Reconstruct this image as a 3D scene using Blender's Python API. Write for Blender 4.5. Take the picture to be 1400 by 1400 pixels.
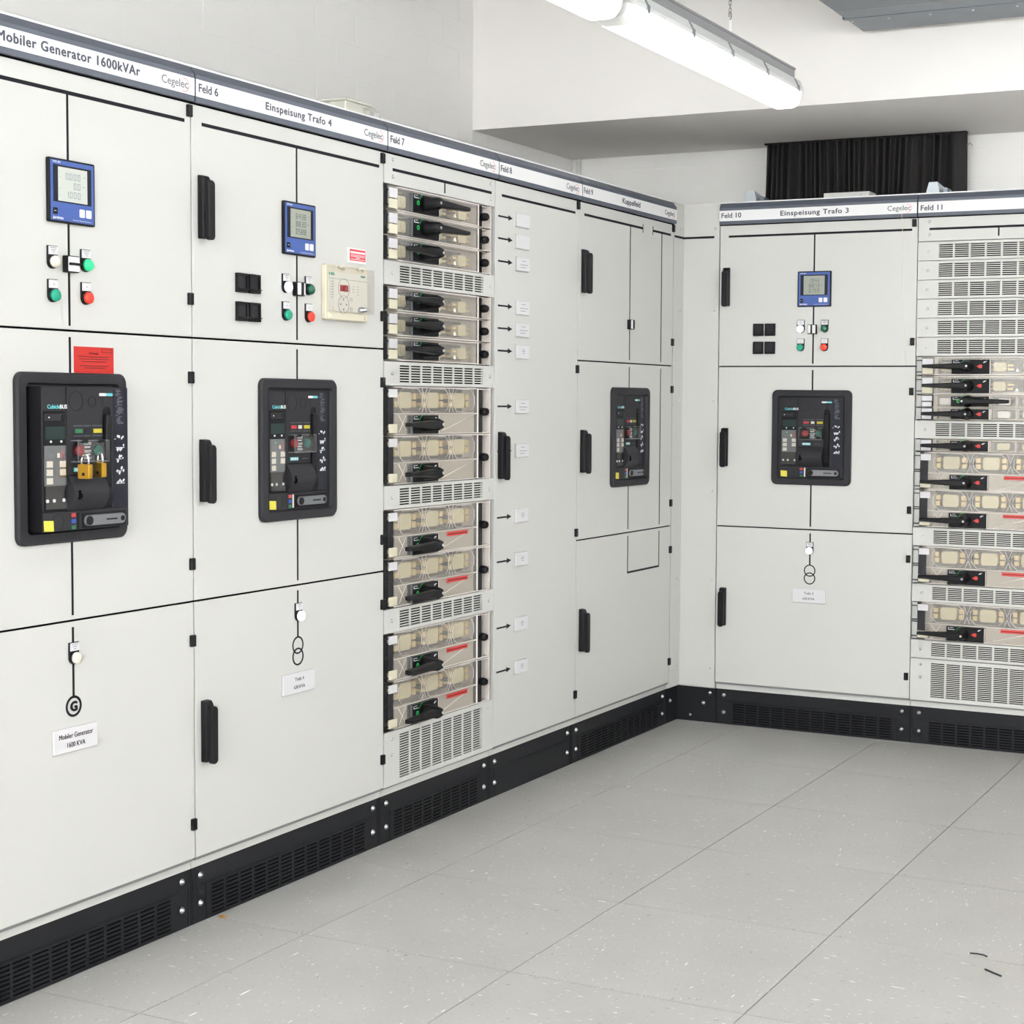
import bpy, bmesh, math, random
from math import pi, sin, cos, radians
from mathutils import Matrix, Vector

random.seed(7)
for o in list(bpy.data.objects):
    bpy.data.objects.remove(o, do_unlink=True)
SC = bpy.context.scene
COL = SC.collection

# ------------------------------------------------------------------ camera
CAM_F, CAM_PX, CAM_PY = 2220.97, 866.71, 677.54          # focal length and principal point, 1400 px frame
YAW, PITCH, ROLL = 0.4425, -0.0575, 0.0090
cam = bpy.data.cameras.new('camera')
cam.sensor_fit = 'HORIZONTAL'
cam.sensor_width = 36.0
cam.lens = 36.0 * CAM_F / 1400
cam.shift_x = (700 - CAM_PX) / 1400
cam.shift_y = (CAM_PY - 700) / 1400
cam.clip_start = 0.05
camo = bpy.data.objects.new('camera', cam)
COL.objects.link(camo)
fw = Vector((-sin(YAW) * cos(PITCH), cos(YAW) * cos(PITCH), sin(PITCH)))
rt = Vector((cos(YAW), sin(YAW), 0))
up = rt.cross(fw)
r2 = cos(ROLL) * rt + sin(ROLL) * up
u2 = -sin(ROLL) * rt + cos(ROLL) * up
m = Matrix((r2, u2, -fw)).transposed().to_4x4()
m.translation = Vector((2.776, -2.0093, 1.3616))
camo.matrix_world = m
SC.camera = camo

# ------------------------------------------------------------------ world, light levels, exposure
W = bpy.data.worlds.new('world')
SC.world = W
W.use_nodes = True
W.node_tree.nodes['Background'].inputs[0].default_value = (1, 1, 1, 1)
W.node_tree.nodes['Background'].inputs[1].default_value = 16.0      # even overcast daylight, comes in by the added windows only
FILL_WIN = [('front', -.6, 5.4, 1.2, 3.2), ('right', .2, 1.8, 1.7, 3.1)]   # unseen windows added for fill light, behind and right of the camera: side, from, to, sill, head
def portal(loc, rot, w, h):
    l = bpy.data.lights.new('window_portal', 'AREA')
    l.shape = 'RECTANGLE'; l.size = w; l.size_y = h
    l.cycles.is_portal = True
    o = bpy.data.objects.new('window_portal', l)
    o.location = loc; o.rotation_euler = rot
    COL.objects.link(o)
portal((2.4, -6.6, 2.20), (pi / 2, 0, pi), 6.0, 2.0)
portal((5.6, 1.0, 2.40), (pi / 2, 0, pi * 1.5), 1.6, 1.4)
LAMP_STRENGTH = 7.0        # emission of the fluorescent luminaires (the seen ones and the added fill ones)
SC.view_settings.view_transform = 'Standard'
SC.view_settings.look = 'None'
SC.view_settings.gamma = 1.0
SC.view_settings.use_curve_mapping = False
SC.view_settings.exposure = 0.09

# ------------------------------------------------------------------ materials
def lin(c):
    return tuple((v / 12.92 if v <= .04045 else ((v + .055) / 1.055) ** 2.4) for v in c)
def rgb(r, g, b):
    return lin((r / 255, g / 255, b / 255)) + (1,)
MATS = {}
def mat(name, col, rough=.5, metal=0., spec=.5, bump=0., bscale=400., var=0., vscale=8., emit=0., coat=0.):
    if name in MATS:
        return MATS[name]
    M = bpy.data.materials.new(name)
    M.use_nodes = True
    nt = M.node_tree
    b = nt.nodes['Principled BSDF']
    b.inputs['Base Color'].default_value = col
    b.inputs['Roughness'].default_value = rough
    b.inputs['Metallic'].default_value = metal
    b.inputs['Specular IOR Level'].default_value = spec
    if coat:
        b.inputs['Coat Weight'].default_value = coat
    if emit:
        b.inputs['Emission Color'].default_value = col
        b.inputs['Emission Strength'].default_value = emit
    if bump or var:
        tc = nt.nodes.new('ShaderNodeTexCoord')
    if bump:
        n = nt.nodes.new('ShaderNodeTexNoise')
        n.inputs['Scale'].default_value = bscale
        n.inputs['Detail'].default_value = 2
        bp = nt.nodes.new('ShaderNodeBump')
        bp.inputs['Strength'].default_value = bump
        bp.inputs['Distance'].default_value = .002
        nt.links.new(tc.outputs['Object'], n.inputs['Vector'])
        nt.links.new(n.outputs['Fac'], bp.inputs['Height'])
        nt.links.new(bp.outputs['Normal'], b.inputs['Normal'])
    if var:
        n = nt.nodes.new('ShaderNodeTexNoise')
        n.inputs['Scale'].default_value = vscale
        n.inputs['Detail'].default_value = 4
        mp = nt.nodes.new('ShaderNodeMapRange')
        mp.inputs['To Min'].default_value = 1 - var
        mp.inputs['To Max'].default_value = 1 + var
        mx = nt.nodes.new('ShaderNodeVectorMath')
        mx.operation = 'SCALE'
        mx.inputs[0].default_value = col[:3]
        nt.links.new(tc.outputs['Object'], n.inputs['Vector'])
        nt.links.new(n.outputs['Fac'], mp.inputs['Value'])
        nt.links.new(mp.outputs['Result'], mx.inputs['Scale'])
        nt.links.new(mx.outputs['Vector'], b.inputs['Base Color'])
    MATS[name] = M
    return M

def clear_mat(name, tint, gloss=.10, rough=.08, haze=0.):
    M = bpy.data.materials.new(name)
    M.use_nodes = True
    nt = M.node_tree
    nt.nodes.remove(nt.nodes['Principled BSDF'])
    t = nt.nodes.new('ShaderNodeBsdfTransparent')
    t.inputs['Color'].default_value = tint
    g = nt.nodes.new('ShaderNodeBsdfGlossy')
    g.inputs['Roughness'].default_value = rough
    mx = nt.nodes.new('ShaderNodeMixShader')
    mx.inputs[0].default_value = gloss
    out = nt.nodes['Material Output']
    nt.links.new(t.outputs[0], mx.inputs[1])
    nt.links.new(g.outputs[0], mx.inputs[2])
    if haze:
        d = nt.nodes.new('ShaderNodeBsdfDiffuse')
        d.inputs['Color'].default_value = (.88, .86, .83, 1)
        m2 = nt.nodes.new('ShaderNodeMixShader')
        m2.inputs[0].default_value = haze
        nt.links.new(mx.outputs[0], m2.inputs[1])
        nt.links.new(d.outputs[0], m2.inputs[2])
        mx = m2
    nt.links.new(mx.outputs[0], out.inputs['Surface'])
    MATS[name] = M
    return M

M_WHITE = mat('cabinet_powder_coat', rgb(193, 193, 190), .42, bump=.05, bscale=900)
M_FRAME = mat('cabinet_frame_grey', rgb(176, 177, 175), .5)
M_WALL = mat('wall_paint', rgb(243, 242, 240), .8, bump=.12, bscale=120, var=.012)
M_BRICK = mat('painted_brick', rgb(243, 242, 240), .8, bump=.15, bscale=60, var=.012)
M_BEAM = mat('beam_plaster', rgb(241, 238, 235), .85, bump=.06, bscale=150, var=.01)
M_CEIL = mat('ceiling_paint', rgb(244, 243, 241), .9, var=.01)
M_BLACK = mat('plinth_black', rgb(29, 30, 33), .5, spec=.2, bump=.08, bscale=900)
M_PLAST = mat('black_plastic', rgb(19, 19, 22), .45, spec=.22, bump=.06, bscale=700)
M_BRKR = mat('breaker_charcoal', rgb(40, 40, 44), .55, spec=.25, bump=.08, bscale=700)
M_BRKR2 = mat('breaker_black', rgb(17, 17, 20), .5, spec=.2)
M_PLATEBLK = mat('dark_blue_black', rgb(24, 26, 38), .4, spec=.25)
M_DARK = mat('dark_gap', rgb(6, 6, 7), .9, spec=.05)
M_TAPE = mat('mimic_tape', rgb(20, 21, 28), .6, spec=.2)
M_SEAL = mat('seal_grey', rgb(120, 122, 122), .7)
M_HEAD = mat('header_grey', rgb(80, 86, 98), .42)
M_LABELW = mat('label_white', rgb(222, 222, 223), .45)
M_PAPER = mat('paper_white', rgb(204, 203, 206), .6)
M_CREAM = mat('label_cream', rgb(212, 207, 184), .5)
M_TXT = mat('lettering_grey', rgb(72, 76, 90), .6)
M_LOGO = mat('logo_grey', rgb(104, 106, 114), .6)
M_REDARC = mat('logo_red', rgb(225, 90, 90), .6)
M_CHROME = mat('zinc_screw', rgb(200, 202, 205), .28, metal=1.)
M_GALV = mat('galvanised_sheet', rgb(112, 120, 128), .38, metal=.9, var=.12, vscale=9)
M_BRKT = mat('bracket_zinc', rgb(176, 184, 190), .4, metal=.4)
M_RAIL = mat('galvanised_rail', rgb(158, 158, 161), .5, metal=.3, var=.05, vscale=20)
M_BLUE = mat('meter_blue', rgb(58, 86, 154), .45)
M_LCD = mat('lcd_grey', rgb(148, 152, 142), .3)
M_LCDL = mat('lcd_pale', rgb(184, 188, 182), .3)
M_SEG = mat('lcd_digits', rgb(84, 96, 96), .5)
M_SEGL = mat('lcd_digits_pale', rgb(140, 148, 150), .5)
M_LAMPC = mat('lamp_cream', rgb(206, 201, 186), .25, coat=.3)
M_LAMPW = mat('lamp_lit_white', (.85, .92, 1, 1), .3, emit=3.)
M_LAMPG = mat('lamp_lit_green', (.02, .60, .22, 1), .3, emit=.35)
M_LAMPD = mat('lamp_dark_green', rgb(10, 92, 66), .2, coat=.5)
M_TEAL = mat('button_green', rgb(12, 150, 120), .35)
M_RED = mat('button_red', rgb(232, 56, 36), .35)
M_STICK = mat('sticker_red', rgb(184, 32, 24), .55)
M_STICKT = mat('sticker_text', rgb(84, 12, 12), .6)
M_PINK = mat('plate_red', rgb(208, 62, 72), .5)
M_YEL = mat('note_yellow', rgb(208, 198, 72), .6)
M_BEIGE = mat('relay_beige', rgb(204, 198, 178), .4)
M_BEIGE2 = mat('relay_face', rgb(206, 205, 194), .35)
M_GREENL = mat('relay_green', rgb(70, 140, 115), .5)
M_LED = mat('led_red', rgb(150, 28, 40), .2)
M_HOUSE = mat('fuse_housing', rgb(182, 173, 160), .5, var=.03, vscale=30)
M_HOUSED = mat('fuse_recess', rgb(102, 95, 85), .6)
M_CERAM = mat('fuse_ceramic', rgb(208, 198, 162), .5, var=.05, vscale=60)
M_CERAMW = mat('fuse_white', rgb(226, 222, 218), .5)
M_BRASS = mat('fuse_brass', rgb(216, 192, 138), .3, metal=.35)
M_RIB = mat('clear_edge', rgb(236, 230, 226), .15, coat=.6)
M_CLEAR = clear_mat('clear_polycarbonate', (.96, .955, .945, 1), .05, .12, .09)
M_CLEAR2 = clear_mat('clear_cap', (.98, .975, .97, 1), .05, .08)
M_GLASS = clear_mat('window_glass', (.99, .995, .99, 1), .04, .0)
M_BAG = clear_mat('plastic_bag', (.96, .96, .95, 1), .25, .25)
M_RTAG = mat('dymo_red', rgb(200, 56, 52), .45)
M_OFFG = mat('marker_green', rgb(30, 170, 80), .4)
M_ONR = mat('marker_red', rgb(198, 44, 40), .4)
M_WMARK = mat('print_white', rgb(214, 216, 222), .6)
M_GMARK = mat('print_grey', rgb(110, 112, 120), .6)
M_CYAN = mat('print_cyan', rgb(96, 190, 196), .5)
M_LCDG = mat('trip_display', rgb(30, 48, 46), .35, spec=.25)
M_KEY = mat('keypad_grey', rgb(92, 96, 100), .3)
M_KEYB = mat('key_button', rgb(206, 202, 190), .4)
M_TEALD = mat('close_button_green', rgb(20, 92, 82), .4, spec=.3)
M_REDD = mat('open_button_red', rgb(140, 40, 46), .4, spec=.3)
M_STEEL = mat('crank_steel', rgb(120, 122, 126), .4, metal=.5)
M_YIND = mat('flag_yellow', rgb(176, 168, 40), .4)
M_GIND = mat('flag_green', rgb(36, 100, 64), .4)
M_RIND = mat('flag_red', rgb(176, 50, 58), .4)
M_BIND = mat('flag_blue', rgb(30, 70, 160), .4)
M_LOCK = mat('padlock_brass', rgb(176, 134, 44), .32, metal=.85)
M_SHACK = mat('padlock_shackle', rgb(225, 225, 225), .2, metal=.9)
M_CURT = mat('curtain_black', rgb(31, 29, 30), .8, bump=.2, bscale=300)
M_LHOUS = mat('luminaire_housing', rgb(222, 223, 222), .5)
M_LDIFF = mat('luminaire_diffuser', (.985, .99, 1., 1), .4, emit=LAMP_STRENGTH)
M_LCAP = mat('luminaire_end', rgb(240, 240, 238), .35)
M_CLIP = mat('clip_steel', rgb(150, 152, 158), .35, metal=.8)
M_PIPE = mat('conduit_white', rgb(232, 232, 230), .5)
M_WIRE = mat('wire_black', rgb(30, 32, 38), .5)
M_CHIP = mat('chip_brown', rgb(150, 110, 60), .8)
M_SUB = mat('subfloor', rgb(70, 66, 62), .9)

def floor_material():
    M = bpy.data.materials.new('linoleum_tile')
    M.use_nodes = True
    nt = M.node_tree
    N, Lk = nt.nodes, nt.links
    b = N['Principled BSDF']
    b.inputs['Roughness'].default_value = .36
    b.inputs['Specular IOR Level'].default_value = .45
    tc = N.new('ShaderNodeTexCoord')
    oi = N.new('ShaderNodeObjectInfo')
    off = N.new('ShaderNodeVectorMath'); off.operation = 'SCALE'
    off.inputs[0].default_value = (37, 53, 0)
    Lk.new(oi.outputs['Random'], off.inputs['Scale'])
    add = N.new('ShaderNodeVectorMath'); add.operation = 'ADD'
    Lk.new(tc.outputs['Object'], add.inputs[0]); Lk.new(off.outputs['Vector'], add.inputs[1])
    def fleck(scale, lo, hi, stretch, seed):
        mp = N.new('ShaderNodeMapping')
        mp.inputs['Scale'].default_value = (stretch, 1, 1)
        mp.inputs['Location'].default_value = (seed, seed * 2, 0)
        Lk.new(add.outputs['Vector'], mp.inputs['Vector'])
        n = N.new('ShaderNodeTexNoise'); n.inputs['Scale'].default_value = scale
        n.inputs['Detail'].default_value = 1.5
        Lk.new(mp.outputs['Vector'], n.inputs['Vector'])
        r = N.new('ShaderNodeMapRange'); r.inputs['From Min'].default_value = lo
        r.inputs['From Max'].default_value = hi
        Lk.new(n.outputs['Fac'], r.inputs['Value'])
        return r.outputs['Result']
    base = N.new('ShaderNodeMix'); base.data_type = 'RGBA'
    big = N.new('ShaderNodeTexNoise'); big.inputs['Scale'].default_value = 4.5; big.inputs['Detail'].default_value = 5
    Lk.new(add.outputs['Vector'], big.inputs['Vector'])
    base.inputs['A'].default_value = rgb(162, 161, 157)
    base.inputs['B'].default_value = rgb(181, 180, 177)
    Lk.new(big.outputs['Fac'], base.inputs['Factor'])
    cur = base.outputs['Result']
    for sc_, lo, hi, st, sd, col in ((210, .685, .740, .22, 3., rgb(230, 228, 222)), (120, .715, .765, .16, 9., rgb(244, 243, 239)),
                                     (240, .695, .76, .25, 17., rgb(122, 116, 108)), (60, .70, .78, .8, 31., rgb(140, 131, 116))):
        mx = N.new('ShaderNodeMix'); mx.data_type = 'RGBA'
        Lk.new(fleck(sc_, lo, hi, st, sd), mx.inputs['Factor'])
        Lk.new(cur, mx.inputs['A'])
        mx.inputs['B'].default_value = col
        cur = mx.outputs['Result']
    Lk.new(cur, b.inputs['Base Color'])
    rn = N.new('ShaderNodeMapRange')
    rn.inputs['To Min'].default_value = .30; rn.inputs['To Max'].default_value = .46
    Lk.new(big.outputs['Fac'], rn.inputs['Value']); Lk.new(rn.outputs['Result'], b.inputs['Roughness'])
    return M
M_TILE = floor_material()

# ------------------------------------------------------------------ mesh helpers
class MB:
    """Collects faces of one mesh. Local axes: x along the cabinet front, -y out of it, z up."""
    def __init__(s):
        s.v, s.f, s.m, s.sm = [], [], [], []
    def poly(s, pts, m=0, smooth=False):
        b = len(s.v); s.v += [tuple(p) for p in pts]
        s.f.append(tuple(range(b, b + len(pts)))); s.m.append(m); s.sm.append(smooth)
        return s
    def box(s, x0, x1, y0, y1, z0, z1, m=0):
        b = len(s.v)
        s.v += [(x, y, z) for z in (z0, z1) for y in (y0, y1) for x in (x0, x1)]
        for f in ((0, 2, 3, 1), (4, 5, 7, 6), (0, 1, 5, 4), (2, 6, 7, 3), (0, 4, 6, 2), (1, 3, 7, 5)):
            s.f.append(tuple(b + i for i in f)); s.m.append(m); s.sm.append(False)
        return s
    def loops(s, loops, m=0, cap0=True, cap1=True, smooth=False):
        b = len(s.v); n = len(loops[0])
        for L in loops:
            s.v += [tuple(p) for p in L]
        for k in range(len(loops) - 1):
            for i in range(n):
                j = (i + 1) % n
                s.f.append((b + k * n + i, b + k * n + j, b + (k + 1) * n + j, b + (k + 1) * n + i))
                s.m.append(m); s.sm.append(smooth)
        if cap0:
            s.f.append(tuple(b + i for i in reversed(range(n)))); s.m.append(m); s.sm.append(False)
        if cap1:
            e = b + (len(loops) - 1) * n
            s.f.append(tuple(e + i for i in range(n))); s.m.append(m); s.sm.append(False)
        return s
    def prism(s, pts, y0, y1, m=0):
        """pts: (x, z) outline; from the front y0 (smaller, nearer) back to y1."""
        return s.loops([[(x, y1, z) for x, z in pts], [(x, y0, z) for x, z in pts]], m)
    def profile_x(s, pts, x0, x1, m=0):
        """pts: (y, z) outline swept along x."""
        return s.loops([[(x0, y, z) for y, z in pts], [(x1, y, z) for y, z in pts]], m)
    def cyl(s, x, z, r, y0, y1, n=16, m=0, r2=None, smooth=True):
        r2 = r if r2 is None else r2
        c = lambda y, rr: [(x + rr * cos(2 * pi * i / n), y, z + rr * sin(2 * pi * i / n)) for i in range(n)]
        return s.loops([c(y1, r), c(y0, r2)], m, smooth=smooth)
    def lathe(s, x, z, prof, n=16, m=0):
        """prof: list of (r, y) from back to front about an axis along y."""
        return s.loops([[(x + r * cos(2 * pi * i / n), y, z + r * sin(2 * pi * i / n)) for i in range(n)] for r, y in prof], m, smooth=True)
    def tube(s, pts, r, n=8, m=0, closed=False):
        P = [Vector(p) for p in pts]; L = []
        for i, p in enumerate(P):
            a = P[(i - 1) % len(P)] if (closed or i > 0) else p
            c = P[(i + 1) % len(P)] if (closed or i < len(P) - 1) else p
            t = (c - a).normalized()
            h = Vector((0, 0, 1)) if abs(t.z) < .9 else Vector((1, 0, 0))
            e1 = t.cross(h).normalized(); e2 = t.cross(e1)
            L.append([p + r * (cos(2 * pi * k / n) * e1 + sin(2 * pi * k / n) * e2) for k in range(n)])
        if closed:
            L.append(L[0])
        return s.loops(L, m, cap0=not closed, cap1=not closed, smooth=True)
    def ring(s, x, z, r0, r1, y0, y1, n=32, m=0, a0=0, a1=2 * pi):
        full = abs(a1 - a0 - 2 * pi) < 1e-6
        k = n if full else n + 1
        secs = []
        for i in range(k):
            a = a0 + (a1 - a0) * i / n
            secs.append([(x + r * cos(a), y, z + r * sin(a)) for r, y in ((r0, y0), (r1, y0), (r1, y1), (r0, y1))])
        if full:
            secs.append(secs[0])
        return s.loops(secs, m, cap0=not full, cap1=not full)
    def mesh(s, name, mats, bevel=0., seg=1):
        me = bpy.data.meshes.new(name)
        me.from_pydata(s.v, [], s.f)
        for M in (mats if isinstance(mats, (list, tuple)) else [mats]):
            me.materials.append(M)
        for p, mi, sm in zip(me.polygons, s.m, s.sm):
            p.material_index = mi; p.use_smooth = sm
        bm = bmesh.new(); bm.from_mesh(me)
        bmesh.ops.remove_doubles(bm, verts=bm.verts, dist=1e-6)
        bmesh.ops.recalc_face_normals(bm, faces=bm.faces)
        if bevel:
            es = [e for e in bm.edges if len(e.link_faces) == 2 and e.calc_face_angle(0) > .6]
            bmesh.ops.bevel(bm, geom=es, offset=bevel, segments=seg, affect='EDGES', profile=.5, clamp_overlap=True)
        bm.to_mesh(me); bm.free()
        return me
    def build(s, name, mats, parent=None, loc=(0, 0, 0), bevel=0., seg=1, rot=None):
        return obj(name, s.mesh(name, mats, bevel, seg), parent, loc, rot)

def obj(name, me, parent=None, loc=(0, 0, 0), rot=None):
    o = bpy.data.objects.new(name, me)
    COL.objects.link(o)
    if parent is not None:
        o.parent = parent
    o.location = loc
    if rot:
        o.rotation_euler = rot
    return o
def tag(o, label, cat, group=None):
    o['label'] = label; o['category'] = cat
    if group:
        o['group'] = group
    return o
def thing(name, label, cat, loc, rz=0., group=None):
    o = obj(name, None, None, loc, (0, 0, rz))
    o.empty_display_size = .1
    return tag(o, label, cat, group)
def struct(o):
    o['kind'] = 'structure'
    return o
def copy_tree(o, parent=None):
    c = o.copy(); COL.objects.link(c); c.parent = parent
    for ch in list(o.children):
        copy_tree(ch, c)
    return c

def rrect(x0, x1, z0, z1, r, n=5):
    P = []
    for cx, cz, a in ((x1 - r, z1 - r, 0), (x0 + r, z1 - r, pi / 2), (x0 + r, z0 + r, pi), (x1 - r, z0 + r, 1.5 * pi)):
        for i in range(n + 1):
            t = a + pi / 2 * i / n
            P.append((cx + r * cos(t), cz + r * sin(t)))
    return P

TXT = {}
def text_mesh(s, w=None, h=.02, bold=0., name='lettering', M=None, space=1.0):
    """Lettering as a flat mesh in the xz plane facing -y; left edge x=0, base line z=0, capital height h, width w."""
    cu = bpy.data.curves.new('t', 'FONT')
    cu.body = s; cu.size = 1.; cu.resolution_u = 3; cu.space_character = space
    o = bpy.data.objects.new('t', cu)
    me = bpy.data.meshes.new_from_object(o)
    bpy.data.objects.remove(o); bpy.data.curves.remove(cu)
    if 'cap' not in TXT:
        c2 = bpy.data.curves.new('t', 'FONT'); c2.body = 'H'; c2.size = 1.
        o2 = bpy.data.objects.new('t', c2); m2 = bpy.data.meshes.new_from_object(o2)
        TXT['cap'] = max(v.co.y for v in m2.vertices)
        bpy.data.objects.remove(o2); bpy.data.curves.remove(c2); bpy.data.meshes.remove(m2)
    x0 = min(v.co.x for v in me.vertices); x1 = max(v.co.x for v in me.vertices)
    sz = h / TXT['cap']
    sx = w / (x1 - x0) if w else sz
    for v in me.vertices:
        v.co = ((v.co.x - x0) * sx, 0, v.co.y * sz)
    if bold > 0:                                             # heavier weight: strokes widened by overlaid copies
        V = [tuple(v.co) for v in me.vertices]; F = [tuple(p.vertices) for p in me.polygons]
        b = bold * h * 4.
        V2, F2 = [], []
        for dx, dz in ((-b, 0), (b, 0), (0, b * .7), (0, -b * .7), (-b * .6, b * .5), (b * .6, -b * .5)):
            o_ = len(V2)
            V2 += [(x + dx, y - .00006 * o_ / max(1, len(V)), z + dz) for x, y, z in V]
            F2 += [tuple(i + o_ for i in f) for f in F]
        bpy.data.meshes.remove(me)
        me = bpy.data.meshes.new(name)
        me.from_pydata(V2, [], F2)
    me.materials.clear(); me.materials.append(M or M_TXT)
    me.name = name
    return me
def text(s, parent, x, y, z, w=None, h=.02, bold=0., M=None, center=False, name='lettering', space=1.0):
    me = text_mesh(s, w, h, bold, name, M, space)
    if center:
        x -= max(v.co.x for v in me.vertices) / 2
    return obj(name, me, parent, (x, y, z))

SEGS = {'0': 'abcdef', '1': 'bc', '2': 'abged', '3': 'abgcd', '4': 'fgbc', '5': 'afgcd', '6': 'afgcde', '7': 'abc', '8': 'abcdefg', '9': 'abcfgd'}
def seven_seg(mb, s, xr, z, h, y):
    """Seven-segment digits, right edge at xr, base z, height h."""
    w, t, p = h * .52, h * .11, h * .80
    n = sum(c != '.' for c in s)
    x = xr - (n - 1) * p - w
    for c in s:
        if c == '.':
            mb.box(x - p + w + .1 * h, x - p + w + .22 * h, y - .0004, y, z, z + t)
            continue
        R = {'a': (0, w, h - t, h), 'g': (0, w, h / 2 - t / 2, h / 2 + t / 2), 'd': (0, w, 0, t),
             'f': (0, t, h / 2, h), 'b': (w - t, w, h / 2, h), 'e': (0, t, 0, h / 2), 'c': (w - t, w, 0, h / 2)}
        for k in SEGS[c]:
            a, b_, c_, d = R[k]
            g = t * .18
            mb.box(x + a + (g if k in 'agd' else 0), x + b_ - (g if k in 'agd' else 0), y - .0004, y, z + c_ + (0 if k in 'agd' else g), z + d - (0 if k in 'agd' else g))
        x += p
    return mb

# ------------------------------------------------------------------ levels (metres above the floor)
D = 4.3194                         # front plane of the rear row
Z_PL, Z_DB, Z_LW, Z_UP, Z_HB, Z_L0, Z_L1, Z_HV, Z_TOP = .1495, .1778, .8437, 1.5135, 2.102, 2.116, 2.159, 2.170, 2.191
PLY = .0178                        # plinth front lies this far behind the doors
DEPTH = .55

# ================================================================== STRUCTURE
WX0, WX1, WY0, WY1, CZ = -.90, 5.6, -6.6, 5.02, 3.30
SOF, BEAMY = 2.526, 4.09

fl = struct(MB().box(WX0, WX1, WY0, WY1, -.10, -.03).build('floor', M_SUB))
gx, gy, T = .2856, 2.5122, .6
tile_me = MB().box(-.2984, .2984, -.2984, .2984, -.03, 0).mesh('floor_tile', M_TILE)
for i in range(-2, 9):
    for j in range(-5, 16):
        cx, cy = gx + T * (i + .5), gy - T * (j - .5)
        if cx + .31 > WX1 or cy - .31 < WY0 or cx - .2 < WX0 or cy + .2 > WY1:
            continue
        o = obj('floor_tile', tile_me, fl, (cx, cy, 0), (0, 0, pi / 2 * ((i + j) % 2) + pi * random.randint(0, 1)))

wl = struct(MB().box(WX0 - .15, WX0, WY0, WY1 + .15, 0, CZ).build('wall_left', M_WALL))
wb = struct(MB().box(WX0, WX1, WY1, WY1 + .15, 0, CZ).build('wall_back', M_WALL))
for n_, (side, a, b, z0, z1) in enumerate(FILL_WIN):
    mb, fr, gl = MB(), MB(), MB()
    if side == 'right':
        B = lambda m_, p0, p1, q0, q1, d0=0., d1=.15: m_.box(WX1 + d0, WX1 + d1, p0, p1, q0, q1)
        lo, hi = WY0, WY1 + .15
    else:
        B = lambda m_, p0, p1, q0, q1, d0=0., d1=.15: m_.box(p0, p1, WY0 - d1, WY0 - d0, q0, q1)
        lo, hi = WX0 - .15, WX1 + .15
    B(mb, lo, a, 0, CZ); B(mb, b, hi, 0, CZ); B(mb, a, b, 0, z0); B(mb, a, b, z1, CZ)
    struct(mb.build('wall_' + side, M_WALL))
    k = 4 if side == 'front' else 2
    for t in range(k + 1):
        x = a + (b - a) * t / k
        B(fr, max(a, x - .03), min(b, x + .03), z0, z1, .06, .12)
    B(fr, a, b, z0, z0 + .05, .06, .12); B(fr, a, b, z1 - .05, z1, .06, .12)
    w_ = struct(fr.build('window_%d' % (n_ + 1), M_LABELW))  # added window out of view, there to let in fill light
    for t in range(k):
        gl = MB()
        B(gl, a + (b - a) * t / k + .03, a + (b - a) * (t + 1) / k - .03, z0 + .05, z1 - .05, .087, .092)
        gl.build('pane', M_GLASS, w_)
struct(MB().box(WX0 - .15, WX1 + .15, WY0 - .15, WY1 + .15, CZ, CZ + .12).build('ceiling', M_CEIL))
struct(MB().box(WX0, WX1, BEAMY, WY1, SOF, CZ).build('trim_1', M_BEAM))

# painted bricks: left wall (courses run along y) and rear wall (courses run along x)
BW, BH, JT = .25, .125, .008
def brick_mesh(w, h, ax):
    t = .0012
    if ax == 'y':
        return MB().box(0, t, 0, w, 0, h).mesh('brick', M_BRICK, .0008)
    return MB().box(0, w, -t, 0, 0, h).mesh('brick', M_BRICK, .0008)
bcache = {}
def bricks(wall, ax, a0, a1, z0, z1, fixed):
    k = 0
    z = z0
    while z < z1 - .02:
        h = min(BH - JT, z1 - z)
        x = a0 - (BW / 2 if k % 2 else 0)
        while x < a1 - .02:
            s, e = max(x, a0), min(x + BW - JT, a1)
            if e - s > .03:
                key = (ax, round(e - s, 3), round(h, 3))
                if key not in bcache:
                    bcache[key] = brick_mesh(e - s, h, ax)
                loc = (fixed, s, z) if ax == 'y' else (s, fixed, z)
                obj('brick', bcache[key], wall, loc)
            x += BW
        z += BH; k += 1
bricks(wl, 'y', .60, BEAMY - .004, 2.093, 3.20, WX0)
bricks(wl, 'y', BEAMY + .002, WY1 - .003, 2.093, SOF - .004, WX0)
bricks(wb, 'x', WX0 + .06, 2.6, 2.093, SOF - .004, WY1)

# ================================================================== CABINET PARTS
def screw_mesh():
    return MB().lathe(0, 0, [(.0056, 0), (.0056, -.0015), (.0046, -.0032), (.0022, -.0042)], 10).mesh('screw', M_CHROME)
SCREW = screw_mesh()
def bolt_mesh():
    return MB().lathe(0, 0, [(.0085, 0), (.0085, -.0015), (.0055, -.0018), (.0055, -.005), (.0035, -.0068), (.001, -.0074)], 12).mesh('bolt', M_CHROME)
BOLT = bolt_mesh()

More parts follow.
